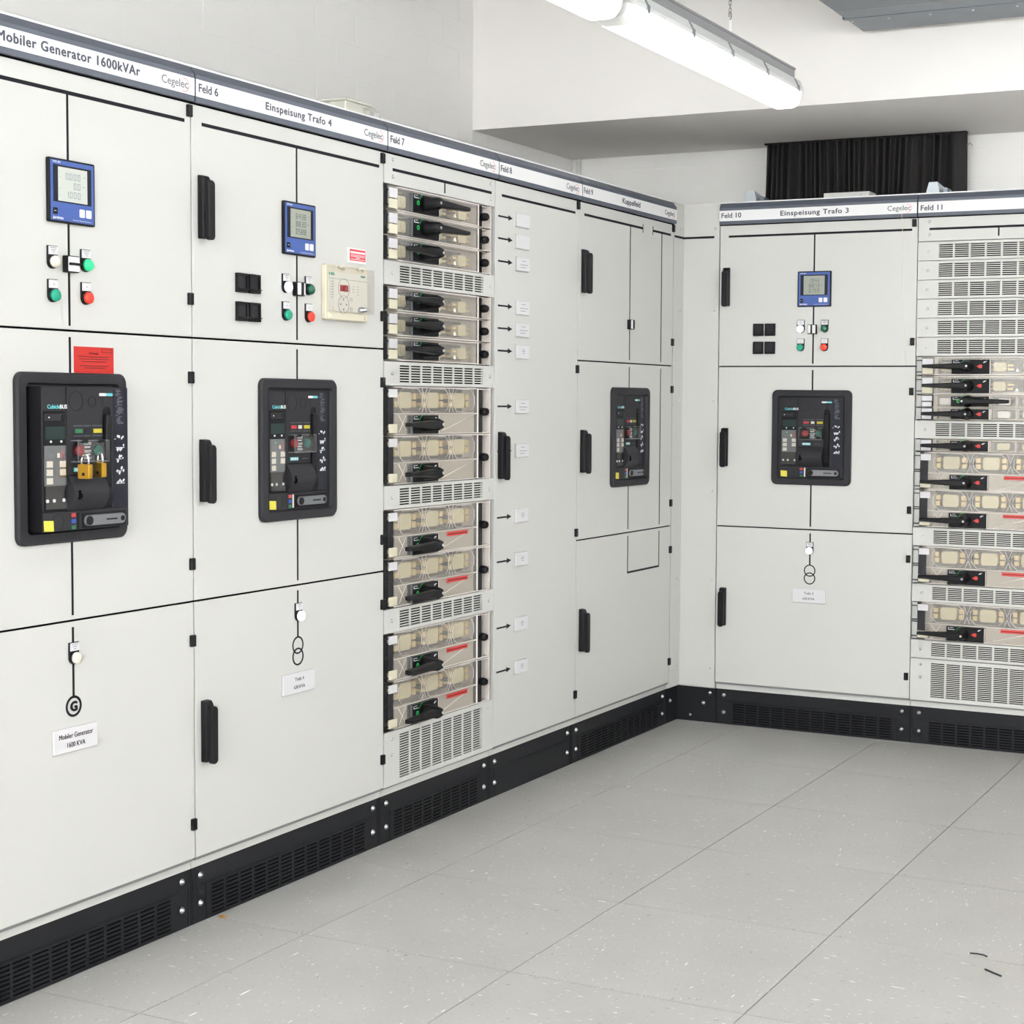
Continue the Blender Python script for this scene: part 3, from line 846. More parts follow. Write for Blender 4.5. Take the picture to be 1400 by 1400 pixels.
def fuse_switch_big(c, z, redtag=True, hgt=.1510):
    key = (redtag, HS[0].name)
    if key in BIGC:
        o = copy_tree(BIGC[key], c); o.location = (0, 0, z); return o
    W_ = .629
    mb = MB().box(.026, W_, .060, .080, .001, hgt - .001)
    mb.box(.058, W_, .014, .060, .001, .0045).box(.058, W_, .014, .060, hgt - .0045, hgt - .001)
    mb.box(.075, .545, .012, .060, .0045, .0660)
    s = mb.build('fuse_switch', M_HOUSE, c, (0, 0, z))
    MB().box(.0760, .5450, .0585, .0602, .0670, hgt - .005).build('fuse_recess', M_HOUSED, s)
    MB().box(.004, .0240, .004, .060, .003, hgt - .003).build('hinge_strip', HS[0], s)
    for zz in (.012, .070, .078, hgt - .018):
        MB().box(.003, .0300, .001, .010, zz, zz + .004).build('hinge_pin', M_PLAST, s)
    MB().box(.0265, .0560, .0030, .012, .0300, .1200).build('side_strip', M_BRKR, s)
    MB().box(.0275, .0700, -.0025, .002, .1165, .1415).build('number_tag', M_PAPER, s)
    MB().box(.0275, .0700, -.0025, .002, .0085, .0350).build('number_tag', M_CREAM, s)
    for x in (.147, .305, .463):
        fuse(s, x, .1080, .066, .050, .018)
        for dx in (-.051, .051):
            for dz in (-.012, .012):
                MB().box(x + dx - .0095, x + dx + .0095, .018, .052, .1080 + dz - .0098, .1080 + dz + .0098).build('contact_block', M_BRASS, s, bevel=.002)
        # octagonal clear window rim
        a, b_, k = .066, .036, .022
        P = [(x - a + k, .1080 - b_), (x + a - k, .1080 - b_), (x + a, .1080 - b_ + k), (x + a, .1080 + b_ - k), (x + a - k, .1080 + b_), (x - a + k, .1080 + b_), (x - a, .1080 + b_ - k), (x - a, .1080 - b_ + k)]
        MB().tube([(px, .0010, pz) for px, pz in P], .0010, 4, 0, True).build('window_rim', M_RIB, s)
    for x in (.226, .384):
        MB().box(x - .007, x + .007, .010, .050, .1010, .1130).build('phase_block', M_HOUSED, s)
        for q in (((x, .0008, .112), (x - .014, .0008, .147)), ((x, .0008, .112), (x + .014, .0008, .147)), ((x, .0008, .100), (x - .012, .0008, .071)), ((x, .0008, .100), (x + .012, .0008, .071))):
            MB().tube(q, .0008, 4).build('cover_rib', M_RIB, s)
    for q in (((.080, .0005, .064), (.122, .0005, .014)), ((.084, .0005, .010), (.122, .0005, .062)), ((.330, .0005, .012), (.530, .0005, .064))):
        MB().tube(q, .0010, 4).build('cover_rib', M_RIB, s)
    MB().box(.0570, .5500, .0005, .0025, .003, hgt - .003).build('clear_cover', M_CLEAR, s)
    MB().box(.0570, .5500, .0, .0030, .0020, .0042).box(.0570, .5500, .0, .0030, hgt - .0042, hgt - .0020).box(.5485, .5500, -.002, .003, .002, hgt - .002).box(.530, .5500, -.001, .003, .0650, .0675).box(.0570, .5485, .0002, .0030, .0665, .0678).build('cover_edge', M_RIB, s)
    MB().box(.5510, .5860, .004, .016, .003, hgt - .006).build('lock_strip', M_BRKR, s)
    MB().lathe(.5790, .0720, [(.0135, .004), (.0135, -.010), (.0115, -.018), (.0085, -.021), (.0080, -.016)], 18).build('lock_knob', M_PLAST, s)
    MB().box(.5870, W_, -.001, .0010, .002, hgt - .002).build('end_cover', M_CLEAR2, s)
    MB().box(.5600, W_, -.0015, .012, .0010, .0030).box(W_ - .002, W_, -.0015, .050, .001, hgt - .001).box(.5600, W_, -.0015, .006, hgt - .006, hgt - .004).build('end_edge', M_RIB, s)
    if redtag:
        t = MB().box(.3600, .4850, -.0018, .0004, .0480, .0615).build('red_tag', M_RTAG, s)
        MB().box(.3640, .4800, -.0022, -.0017, .0530, .0560).build('tag_print', M_STICKT, t)
    switch_drive(s, .0325, .0575, True)
    BIGC[key] = s
    return s

def fuse_switch_mini(c, z, on, white=True, hgt=.0505):
    key = (on, white, HS[0].name)
    if key in MINIC:
        o = copy_tree(MINIC[key], c); o.location = (0, 0, z); return o
    W_ = .629
    mb = MB().box(.026, W_, .040, .065, .001, hgt - .001).box(.026, W_, .004, .040, .001, .0045).box(.026, W_, .004, .040, hgt - .0045, hgt - .001)
    mb.box(.075, .088, .006, .040, .0045, hgt - .0045)
    for x in (.300, .4020, .4980, .545):
        mb.box(x - .004, x + .004, .004, .040, .0045, hgt - .0045)
    s = mb.build('fuse_switch', M_HOUSE, c, (0, 0, z))
    MB().box(.3050, .5400, .0385, .0402, .008, hgt - .008).build('fuse_recess', M_HOUSED, s)
    MB().box(.004, .0240, .004, .050, .003, hgt - .003).build('hinge_strip', HS[0], s)
    MB().box(.0260, .0720, .001, .006, .0015, hgt - .0015).build('tag_holder', M_BRKR, s)
    MB().box(.0275, .0690, -.0025, .002, .0260, .0460).build('number_tag', M_PAPER, s)
    MB().box(.0285, .0670, -.0025, .002, .0040, .0215).build('number_tag', M_PAPER, s)
    for x in (.120, .352, .450, .522):
        fuse(s, x, hgt / 2 - .001, .050, .026, .012, M_CERAMW if white else M_CERAM)
    MB().box(.0740, .5500, .0005, .0020, .003, hgt - .003).build('clear_cover', M_CLEAR, s)
    MB().box(.5510, .5790, .004, .030, .004, hgt - .004).build('lock_strip', M_BRKR2, s)
    switch_drive(s, .0245, .039, on)
    MINIC[key] = s
    return s

# ---------------------------------------------------------------- small signs
def sign(c, x, z, w, h, lines, th=.006):
    o = MB().box(-w / 2, w / 2, -th, 0, -h / 2, h / 2).build('name_plate', M_PAPER, c, (x, 0, z), bevel=.0012)
    MB().box(-w / 2 - .001, w / 2 + .001, -.0022, 0, -h / 2 - .0015, h / 2 + .001).build('plate_backing', M_FRAME, o)
    for k, (t, tw, hh) in enumerate(lines):
        text(t, o, 0, -th - .0004, h / 2 - (k + 1) * h / (len(lines) + 1) - hh / 2 + .0015 * (1 - 2 * k), tw, hh, .004, M_TAPE, True)
    return o

# ================================================================== CABINETS
R90 = pi / 2
GRP_L, GRP_R = 'switchgear cabinets of the long left row', 'switchgear cabinets of the rear row'
def three_doors(c, w):
    return [door(c, 0, w, Z_UP, Z_HB - .0015), door(c, 0, w, Z_LW, Z_UP), door(c, 0, w, Z_DB, Z_LW)]

def feed_cabinet(name_label, loc, rz, w, lx, title, tx, tw, feld, group, rows, pale, state, out, lamps, low, hinge_off=-.0082, windows=None, relay=False, title_h=.0190):
    c = thing('switchgear_cabinet', name_label, 'cabinet', loc, rz, group)
    body(c, w); h = header(c, w); plinth(c, w)
    seam_shades(c, w, Z_UP, Z_LW)
    d = three_doors(c, w)
    if feld:
        text(feld, h, .0125, -.0156, 2.1290, .073 if len(feld) < 7 else .087, .0200, .010)
    text(title, h, tx, -.0156, 2.1290, tw, title_h, .014, space=1.12)
    logo(h, w - .1225)
    tape(d[0], .040, w - .0245, 2.0485, 2.0575, 'mimic_busbar')
    tape(d[0], lx - .0031, lx + .0031, 1.5245, 2.0485)
    tape(d[1], lx - .0031, lx + .0031, Z_LW + .0130, 1.4990)
    tape(d[2], lx - .0031, lx + .0031, .668 if low == 'G' else .6995, .8290)
    for k, z in enumerate((1.845, 1.177, .505)):
        handle(d[k], .022, z)
    hinges(d[0], w + hinge_off, 2.079, 1.611); hinges(d[1], w + hinge_off, 1.4135, .9405); hinges(d[2], w + hinge_off, .744, .270)
    meter(c, lx + .004, 1.828, rows, pale)
    pilot(c, lx - .0525, 1.6705, lamps[0]); pilot(c, lx + .0495, 1.6705, lamps[1])
    pilot(c, lx - .0525, 1.5950, M_TEAL, False, 1, 'push_button'); pilot(c, lx + .0495, 1.5950, M_RED, False, 1, 'push_button')
    rotary(c, lx - .0015, 1.6645, pale)
    breaker(c, lx, 1.2225, out, state, state == 'red')
    if windows is not None:
        for a in (windows, windows + .0515):
            for z in (1.6650, 1.5905):
                test_sockets(c, a, z)
    pilot(c, lx, .7620, lamps[2], True, 3)
    if low == 'G':
        r = MB().ring(lx, .6440, .0192, .0250, -.0009, .0003, 32).build('mimic_symbol', M_TAPE, d[2])
        text('G', r, lx - .0095, -.0010, .6335, .0190, .0210, .030, M_TAPE)
        sign(c, lx + .001, .5680, .137, .056, (('Mobiler Generator', .106, .0115), ('1600 KVA', .056, .0115)))
    else:
        for zz in (.6752, .6430):
            MB().ring(lx, zz, .0205, .0250, -.0009 if zz > .66 else -.0011, .0003, 32).build('mimic_symbol', M_TAPE, d[2])
        sign(c, lx - .001, .5705, .142, .057, ((low, .040, .0095), ('630 KVA', .050, .0095)))
    return c, d

# Feld 5 (generator feed), left edge runs out of the frame
WF = .8505
Y5, Y6, Y7, Y8, Y9 = .3843, 1.2348, 2.0867, 2.7446, 3.3529
c5, d5 = feed_cabinet('cabinet lettered Mobiler Generator with drawn-out black breaker and red warning sticker', (0, Y5, 0), R90, WF, .4325,
                      'Mobiler Generator 1600kVAr', .2165, .4360, None, GRP_L, ('0.000', '0.0', '1.000'), True, 'green', .041,
                      (M_LAMPC, M_LAMPG, M_LAMPC), 'G', title_h=.0215)
# red warning sticker above the breaker
st = MB().box(.4445, .5715, -.0012, .0003, 1.4175, 1.4785).build('warning_sticker', M_STICK, d5[1])
text('Achtung!', st, .5060, -.0016, 1.4615, .030, .0050, .012, M_STICKT, True)
mb = MB()
for z, a, b_ in ((1.4545, .4580, .5570), (1.4490, .4590, .5550), (1.4435, .4690, .5470), (1.4335, .4620, .5530), (1.4285, .4750, .5430)):
    mb.box(a, b_, -.0015, -.0011, z, z + .0018)
for a in ((.5320, .5660, 1.4735, 1.4748), (.5320, .5660, 1.4660, 1.4673), (.5320, .5332, 1.4660, 1.4748), (.5648, .5660, 1.4660, 1.4748)):
    mb.box(a[0], a[1], -.0015, -.0011, a[2], a[3])
mb.build('sticker_print', M_STICKT, st)

# Feld 6
c6, d6 = feed_cabinet('cabinet lettered Feld 6 Einspeisung Trafo 4 with beige protection relay on its top door', (0, Y6, 0), R90, Y7 - Y6, .4295,
                      'Einspeisung Trafo 4', .2780, .2920, 'Feld 6', GRP_L, ('6438', '8830', '0588'), False, 'red', 0,
                      (M_LAMPW, M_LAMPD, M_LAMPW), 'Trafo 4', windows=.1895)
# protection relay
rl = MB().prism(rrect(0, .205, 0, .156, .004, 2), -.016, 0).build('protection_relay', M_BEIGE, c6, (.541, 0, 1.5870), bevel=.002)
MB().box(.010, .195, -.0195, -.016, .026, .136).build('relay_face', M_BEIGE2, rl)
MB().box(.006, .199, -.021, -.016, .001, .021).build('relay_foot', M_BEIGE, rl, bevel=.002)
MB().box(.010, .036, -.0202, -.0193, .126, .1335).build('green_mark', M_GREENL, rl)
MB().box(.0145, .0165, -.0206, -.0200, .126, .1335).build('mark_gap', M_BEIGE2, rl)
MB().box(.165, .186, -.0202, -.0193, .128, .1335).build('green_mark', M_GREENL, rl)
MB().box(.010, .195, -.0200, -.0193, .1165, .1175).build('face_line', M_GMARK, rl)
MB().ring(.082, .092, .0270, .0278, -.0202, -.0193, 24).build('display_ring', M_GMARK, rl)
for a in (.0635, .0835):
    MB().box(a, a + .0175, -.0210, -.0193, .083, .101).build('led_digit', M_LED, rl)
MB().ring(.080, .046, .0255, .0263, -.0202, -.0193, 24).build('key_ring', M_GMARK, rl)
for dx, dz in ((0, .014), (0, -.014), (-.014, 0), (.014, 0)):
    MB().cyl(.080 + dx, .046 + dz, .0024, -.0206, -.0193, 8).build('relay_key', M_GMARK, rl)
for dz in (.062, .034):
    MB().ring(.117, dz, .0045, .0053, -.0202, -.0193, 14).build('relay_key', M_GMARK, rl)
for x_, n_, l in ((.122, 3, .011), (.146, 4, .008), (.018, 7, .014)):
    mb = MB()
    for k in range(n_):
        mb.box(x_, x_ + l, -.0200, -.0193, .099 - .0075 * k + (.009 if n_ == 7 else 0), .1002 - .0075 * k + (.009 if n_ == 7 else 0))
    mb.build('relay_print', M_GMARK, rl)
MB().lathe(.158, .034, [(.009, -.019), (.009, -.032), (.0055, -.034), (.0055, -.044), (.002, -.046)], 16).build('relay_button', M_CHROME, rl)
for a in (.058, .150):
    MB().tube([(a, -.018, .150), (a + .012, -.026, .154), (a + .020, -.024, .146)], .0040, 6).build('relay_clip', M_BEIGE, rl)
for a in (.020, .185):
    MB().cyl(a, .010, .0055, -.0235, -.020, 12).build('relay_screw', M_KEYB, rl)
MB().box(.003, .205, -.0400, -.0390, .022, .150).box(.2035, .205, -.040, -.016, .022, .150).box(.003, .0045, -.040, -.016, .022, .150).box(.003, .205, -.040, -.016, .1488, .150).build('relay_cover', M_CLEAR2, rl)
wp = MB().box(.6660, .7560, -.0035, 0, 1.7570, 1.8000).build('warning_plate', M_LABELW, c6, bevel=.0006)
rp = MB().box(.6740, .7520, -.0042, -.0034, 1.7640, 1.7965).build('red_field', M_PINK, wp)
mb = MB()
mb.box(.6770, .7490, -.0046, -.0041, 1.7850, 1.7905)
for z in (1.7795, 1.7755, 1.7675):
    mb.box(.6790, .7470, -.0046, -.0041, z, z + .0016)
mb.box(.7030, .7230, -.0046, -.0041, 1.7715, 1.7730)
mb.build('white_print', M_LABELW, rp)

# Feld 10
X10, X11 = .1643, 1.0111
c10, d10 = feed_cabinet('cabinet lettered Feld 10 Einspeisung Trafo 3 in the rear row', (X10, D, 0), 0, X11 - X10, .4165,
                        'Einspeisung Trafo 3', .2730, .2900, 'Feld 10', GRP_R, ('1042', '88.73', '0.759'), False, 'red', 0,
                        (M_LAMPW, M_LAMPD, M_LAMPW), 'Trafo 3', windows=.1785, hinge_off=-.014)
MB().tube([(.7825, -.0160, 2.155), (.7830, -.0155, 2.11), (.7830, -.0006, 2.05), (.7870, -.0006, 1.80), (.8000, -.0006, 1.60), (.8060, -.0006, 1.5180)], .0006, 4).build('yellow_streak', mat('drip_yellow', rgb(232, 222, 178), .6), c10)

# ---------------------------------------------------------------- fuse columns
def vent(c, z0, z1, w=.6545):
    big = z1 - z0 > .12
    v = vent_plate(c, .0015, w, z0 + .0012, z1 - .0012, .085, .5805, z0 + (.0165 if big else .0115), z1 - (.0165 if big else .0115), 8, 18 if big else 7, M_WHITE, -.001, .011)
    for x in (.0425, .6230):
        for z in ((z1 - .024, z1 - .073) if big else ((z0 + z1) / 2,)):
            obj('screw', SCREW, v, (x, -.001, z))
    return v
def top_panel(c, w, z0, lx):
    p = MB().box(.0015, w - .0030, -.001, .012, z0 + .001, Z_HB - .004).build('top_panel', M_WHITE, c, bevel=.001)
    tape(p, .0455, w - .0270 if w < .66 else w, 2.0485, 2.0575, 'mimic_busbar').location.y = -.001
    tape(p, lx - .0031, lx + .0031, 2.0170, 2.0485).location.y = -.001
    for x in (.0460, .6255):
        for z in (2.0820, 2.0315):
            obj('screw', SCREW, p, (x, -.001, z))
    return p
def column_body(c, w):
    b = MB().box(.001, w - .001, .085, DEPTH, Z_PL, Z_TOP - .003).box(.0012, .0035, .016, .086, Z_DB, Z_HB).box(w - .0240, w - .0012, .014, .086, Z_DB, Z_HB).build('body', M_FRAME, c)
    MB().box(w - .0255, w - .0235, .006, .06, Z_DB, Z_HB - .02).build('jamb_strip', M_BRKR, c)
    MB().box(.0, w, .004, DEPTH, Z_TOP - .0005, Z_TOP + .0045).build('roof_plate', M_LABELW, c)
    MB().box(.001, w - .001, PLY - .001, .09, Z_PL, Z_DB - .006).build('frame_rail', M_WHITE, c)
    MB().box(.004, w - .004, .008, .09, Z_DB - .006, Z_DB + .0036).build('door_seal', M_SEAL, c)

W7 = Y8 - Y7
c7 = thing('switchgear_cabinet', 'fuse switch cabinet lettered Feld 7 with twelve clear switches', 'cabinet', (0, Y7, 0), R90, GRP_L)
column_body(c7, W7); h7 = header(c7, W7); plinth(c7, W7)
text('Feld 7', h7, .0135, -.0156, 2.1290, .073, .0200, .010); logo(h7, W7 - .1250)
top_panel(c7, W7, 2.0080, .3395)
for k in range(3):
    fuse_switch_small(c7, 2.0080 - .0755 * (k + 1), k == 2)
vent(c7, 1.7070, 1.7810)
for k in range(3):
    fuse_switch_small(c7, 1.7065 - .0755 * (k + 1), True)
vent(c7, 1.4040, 1.4790)
fuse_switch_big(c7, 1.2530, False); fuse_switch_big(c7, 1.1022, False)
vent(c7, 1.0280, 1.1020)
fuse_switch_big(c7, .8765, True); fuse_switch_big(c7, .7258, True)
vent(c7, .6505, .7255)
fuse_switch_big(c7, .4992, True); fuse_switch_big(c7, .3482, True)
vent(c7, Z_DB, .3475)

W11 = .6580
HS[0] = M_FRAME
c11 = thing('switchgear_cabinet', 'fuse switch cabinet lettered Feld 11 at the right picture edge', 'cabinet', (X11, D, 0), 0, GRP_R)
column_body(c11, W11); h11 = header(c11, W11); plinth(c11, W11)
text('Feld 11', h11, .0130, -.0156, 2.1250, .0860, .0200, .010)
top_panel(c11, W11, 2.0040, .3190)
for k in range(6):
    vent(c11, 2.0035 - .0751 * (k + 1), 2.0035 - .0751 * k)
for k in range(2):
    fuse_switch_small(c11, 1.5525 - .0755 * (k + 1), True)
fuse_switch_mini(c11, 1.3510, False, True); fuse_switch_mini(c11, 1.3010, True, True)
vent(c11, 1.2270, 1.3000)
fuse_switch_mini(c11, 1.1760, True, False)
fuse_switch_big(c11, 1.0245, True); fuse_switch_big(c11, .8745, True)
vent(c11, .8000, .8740)
fuse_switch_big(c11, .6485, True)
vent(c11, .5755, .6480)
fuse_switch_big(c11, .4240, True)
vent(c11, .3490, .4235)
vent(c11, Z_DB, .3480)

# ---------------------------------------------------------------- Feld 8: cable cabinet with arrows and number plates
W8 = Y9 - Y8
c8 = thing('switchgear_cabinet', 'narrow cabinet lettered Feld 8 with one tall door, black arrows and white plates', 'cabinet', (0, Y8, 0), R90, GRP_L)
body(c8, W8); h8 = header(c8, W8); plinth(c8, W8, False)
text('Feld 8', h8, .0110, -.0156, 2.1290, .072, .0200, .010); logo(h8, W8 - .1270)
d8 = door(c8, 0, W8, Z_DB, Z_HB - .0015)
tape(d8, .0440, W8 - .0280, 2.0490, 2.0575, 'mimic_busbar')
handle(d8, .022, 1.177)
hinges(d8, W8 - .0082, 2.082, 1.481, .8745, .267)
for k, z in enumerate((1.9825, 1.9085, 1.8325, 1.6830, 1.6070, 1.5315, 1.3430, 1.1910, .9645, .8130, .5860, .4350)):
    MB().prism([(.0200, z - .0030), (.0880, z - .0030), (.0880, z - .0090), (.1180, z), (.0880, z + .0090), (.0880, z + .0030), (.0200, z + .0030)], -.0008, .0004).build('arrow_mark', M_TAPE, d8)
    p = MB().box(.1385, .2235, -.0090, 0, z - .0235, z + .0225).build('number_plate', M_PAPER, c8, bevel=.001)
    MB().box(.1375, .2245, -.0050, 0, z - .0250, z + .0235).build('plate_backing', M_FRAME, p)
    mb = MB()
    if k in (2, 3, 4, 6, 7):
        for dz, a, b_ in ((.010, .168, .196), (-.003, .156, .210), (-.012, .160, .196)):
            mb.box(a, b_, -.0094, -.0089, z + dz, z + dz + .0016)
    elif k > 4:
        for dz, a, b_ in ((.006, .176, .190), (.000, .172, .194), (-.007, .176, .190)):
            mb.box(a, b_, -.0094, -.0089, z + dz, z + dz + .0018)
    if mb.f:
        mb.build('plate_print', M_LOGO, p)

# ---------------------------------------------------------------- Feld 9: coupler cabinet
W9 = .8600
c9 = thing('switchgear_cabinet', 'coupler cabinet lettered Feld 9 Kuppelfeld beside the inside corner', 'cabinet', (0, Y9, 0), R90, GRP_L)
body(c9, W9); h9 = header(c9, W9); plinth(c9, W9)
seam_shades(c9, W9, Z_UP, Z_LW)
d9 = three_doors(c9, W9)
text('Feld 9', h9, .0110, -.0156, 2.1290, .072, .0200, .010)
text('Kuppelfeld', h9, .3380, -.0156, 2.1290, .1600, .0200, .016); logo(h9, W9 - .1240)
lx, rx = .4420, .7410
tape(d9[0], .0450, .5580, 2.0500, 2.0590, 'mimic_busbar'); tape(d9[0], .6530, .8310, 2.0500, 2.0590, 'mimic_busbar')
for x in (.5580, .6530):
    tape(d9[0], x - .0022, x + .0022, 2.0370, 2.0720)
for x in (lx, rx):
    tape(d9[0], x - .0030, x + .0030, 1.5265, 2.0500)
    tape(d9[1], x - .0030, x + .0030, .8570, 1.5000)
    tape(d9[2], x - .0030, x + .0030, .6850, .8310)
tape(d9[2], lx - .0030, rx + .0030, .6805, .6885)
for k, z in enumerate((1.845, 1.177, .505)):
    handle(d9[k], .022, z)
for k, zz in enumerate(((2.083, 1.612), (1.4155, .9405), (.744, .270))):
    hinges(d9[k], W9 - .0082, *zz)
rotary(c9, lx - .004, 1.6660)
breaker(c9, lx + .0040, 1.2240, 0, 'red')

# ---------------------------------------------------------------- inside corner filler
YC = Y9 + W9
cc = thing('corner_panel', 'plain white inside corner panel between the two cabinet rows', 'panel', (0, D, 0))
LL = D - YC
MB().box(-.012, .0, -LL + .004, .012, Z_PL + .006, Z_TOP + .002).box(-.012, X10 - .002, .0, .012, Z_PL + .006, Z_TOP + .002).build('panel_sheet', M_WHITE, cc)
MB().box(-DEPTH, -.012, -LL + .004, DEPTH, Z_PL, Z_TOP).box(-.012, X10 - .003, .012, DEPTH, Z_PL, Z_TOP).build('corner_body', M_FRAME, cc)
MB().box(-.0006, .0008, -LL + .010, .0, 2.0490, 2.0580).box(.0, .1390, -.0008, .0006, 2.0490, 2.0580).build('mimic_busbar', M_TAPE, cc)
pp = MB().box(-.40, -PLY, -LL + .002, PLY, 0, Z_PL).box(-.40, X10 - .002, PLY, .40, 0, Z_PL).build('plinth', M_BLACK, cc)
MB().box(-.02, X10 - .004, PLY - .0018, PLY, .0950, .0970).build('plinth_ledge', M_BLACK, pp)
obj('bolt', BOLT, pp, (-PLY + .001, -LL * .55, .093), (0, 0, R90))
for x, z in ((.1350, .127), (.1060, .082)):
    obj('bolt', BOLT, pp, (x, PLY - .001, z))
obj('screw', SCREW, pp, (.046, PLY - .001, .026))
for z in (2.090, 1.744, 1.3677, .9911, .6143, .2384):
    obj('screw', SCREW, cc, (.1425, 0, z))
    obj('screw', SCREW, cc, (0, -LL * .30, z), (0, 0, R90))

# ================================================================== THINGS ON THE CABINETS
def padlock(loc, rz, label):
    o = MB().prism(rrect(-.0155, .0155, -.0165, .0165, .002, 2), -.0065, .0065).build('padlock', M_LOCK, None, loc, .001, 2, (0, 0, rz))
    tag(o, label, 'padlock', 'padlocks on the breaker guard')
    P = [(-.0095, 0, .012), (-.0095, 0, .026)] + [(-.0095 * cos(pi * k / 8), 0, .028 + .0105 * sin(pi * k / 8)) for k in range(9)] + [(.0095, 0, .026), (.0095, 0, .012)]
    MB().tube(P, .0025, 8).build('shackle', M_SHACK, o)
    MB().cyl(0, -.006, .0040, -.0072, -.0060, 10).build('keyhole', M_BRKR2, o)
    return o
padlock((.0800, .7785, 1.1935), radians(6), 'left brass padlock hanging from the clear guard of the drawn-out breaker')
padlock((.0800, .8255, 1.1955), radians(-14), 'right brass padlock hanging from the clear guard of the drawn-out breaker')

# loose equipment box in plastic film on the roof of Feld 6
bx = thing('equipment_box', 'small beige box half wrapped in clear film on top of the long cabinet row', 'box', (-.20, 2.175, Z_TOP + .0045), R90)
MB().box(.000, .130, .0, .105, 0, .086).build('box_body', M_BEIGE2, bx, bevel=.003)
MB().box(-.004, .138, -.006, .110, .086, .094).build('box_lid', M_BEIGE2, bx, bevel=.002)
MB().box(.130, .205, .010, .095, 0, .060).build('box_socket', M_BEIGE2, bx, bevel=.003)
rnd = random.Random(11)
nx, nt_ = 9, 10
L = []
for i in range(nx):
    x = .075 + .165 * i / (nx - 1)
    s_ = 1 - .45 * max(0, (i - 4) / 4)
    L.append([(x + rnd.uniform(-.004, .004), .052 + .066 * s_ * cos(2 * pi * k / nt_ + .3) * rnd.uniform(.92, 1.08), max(.0005, .050 + .058 * s_ * sin(2 * pi * k / nt_ + .3) * rnd.uniform(.9, 1.1) - .012 * max(0, i - 4) / 4)) for k in range(nt_)])
MB().loops(L, 0, cap0=False).build('plastic_film', M_BAG, bx)

# flat cover and lifting brackets on the rear row
pl = thing('cover_plate', 'flat pale metal cover lying on top of the Feld 10 cabinet', 'plate', (.590, D + .075, Z_TOP + .0045))
MB().box(0, .195, 0, .09, 0, .028).build('cover_sheet', M_WHITE, pl, bevel=.002)
MB().box(-.012, .207, -.004, .094, .0, .005).build('cover_flange', M_FRAME, pl)
for a in (.04, .155):
    obj('screw', SCREW, pl, (a, 0, .015))
def lifting_bracket(c, x):
    b = MB().prism([(0, 0), (.060, 0), (.048, .050), (.014, .050)], .064, .068).build('lifting_bracket', M_BRKT, c, (x, 0, Z_TOP + .0045))
    MB().loops([[(.014, .068, 0), (.018, .068, 0), (.018, .068, .050), (.014, .068, .050)], [(.014, .130, 0), (.018, .130, 0), (.018, .120, .034), (.014, .120, .034)]]).build('bracket_web', M_BRKT, b)
    MB().loops([[(.044, .068, 0), (.048, .068, 0), (.048, .068, .050), (.044, .068, .050)], [(.060, .150, 0), (.064, .150, 0), (.064, .140, .030), (.060, .140, .030)]]).build('bracket_web', M_BRKT, b)
    MB().cyl(.078, .018, .010, .075, .135, 12).build('bracket_bolt', M_GALV, b)
    MB().box(-.004, .105, .062, .150, 0, .004).build('bracket_foot', M_BRKT, b)
lifting_bracket(c10, .078)
lifting_bracket(c11, .008)

# ================================================================== CEILING SERVICES
LX = .77
def luminaire(loc, label, group):
    o = thing('batten_luminaire', label, 'lamp', loc, R90, group)
    n = 10
    half = .710
    # housing: shallow tray; local x runs along the lamp, z=0 at its top
    P = [(-.048, 0), (.048, 0), (.062, -.030), (.062, -.042), (-.062, -.042), (-.062, -.030)]
    MB().profile_x(P, -half + .010, half - .010).build('housing', M_LHOUS, o)
    Q = [(-.060, -.042), (-.058, -.062), (-.052, -.080), (-.042, -.091), (-.028, -.096), (.028, -.096), (.042, -.091), (.052, -.080), (.058, -.062), (.060, -.042)]
    MB().profile_x(Q, -half + .030, half - .030).build('diffuser', M_LDIFF, o)
    for s_ in (-1, 1):
        a, b_ = s_ * (half - .030), s_ * half
        Q2 = [(y * .93, -.042 + (z + .042) * .86) for y, z in Q]
        MB().loops([[(a, y, z) for y, z in Q], [(b_, y * .86, -.042 + (z + .042) * .70) for y, z in Q]]).build('end_cap', M_LCAP, o)
    for x in (-.60, -.28, .03, .34, .64):
        for s_ in (-1, 1):
            mb = MB()
            mb.box(x - .006, x + .008, min(s_ * .060, s_ * .066), max(s_ * .060, s_ * .066), -.050, -.026)
            mb.loops([[(x - .006, s_ * .047, -.001), (x + .006, s_ * .047, -.001), (x + .006, s_ * .050, -.001), (x - .006, s_ * .050, -.001)],
                      [(x - .006, s_ * .062, -.028), (x + .006, s_ * .062, -.028), (x + .006, s_ * .065, -.028), (x - .006, s_ * .065, -.028)]])
            mb.build('clip', M_CLIP, o)
    return o
LZ = 2.492
l1 = luminaire((LX, 2.755, LZ), 'bright batten luminaire with steel clips at the far end of the hanging rail', 'batten luminaires on hanging rails')
def more_lamps(x, y, label):
    o = copy_tree(l1); o.location = (x, y, LZ); o['label'] = label
    return o
more_lamps(LX, 1.310, 'bright batten luminaire cut off by the top picture edge, next along the rail')
for y in (-.135, -1.58):  # unseen lamps further along the rail, added for their light
    more_lamps(LX, y, 'batten luminaire on the same rail, out of the picture')
for x in (2.55, 3.75, 4.95):                                 # unseen ceiling lamps, added to brighten the room
    for y in (2.0, .2, -1.6, -3.4, -5.2)[1 if x < 3 else 0:]:
        q_ = more_lamps(x, y, 'batten luminaire on the ceiling, out of the picture')
        q_.location.z = CZ - .002
        q_['group'] = 'batten luminaires on the ceiling'

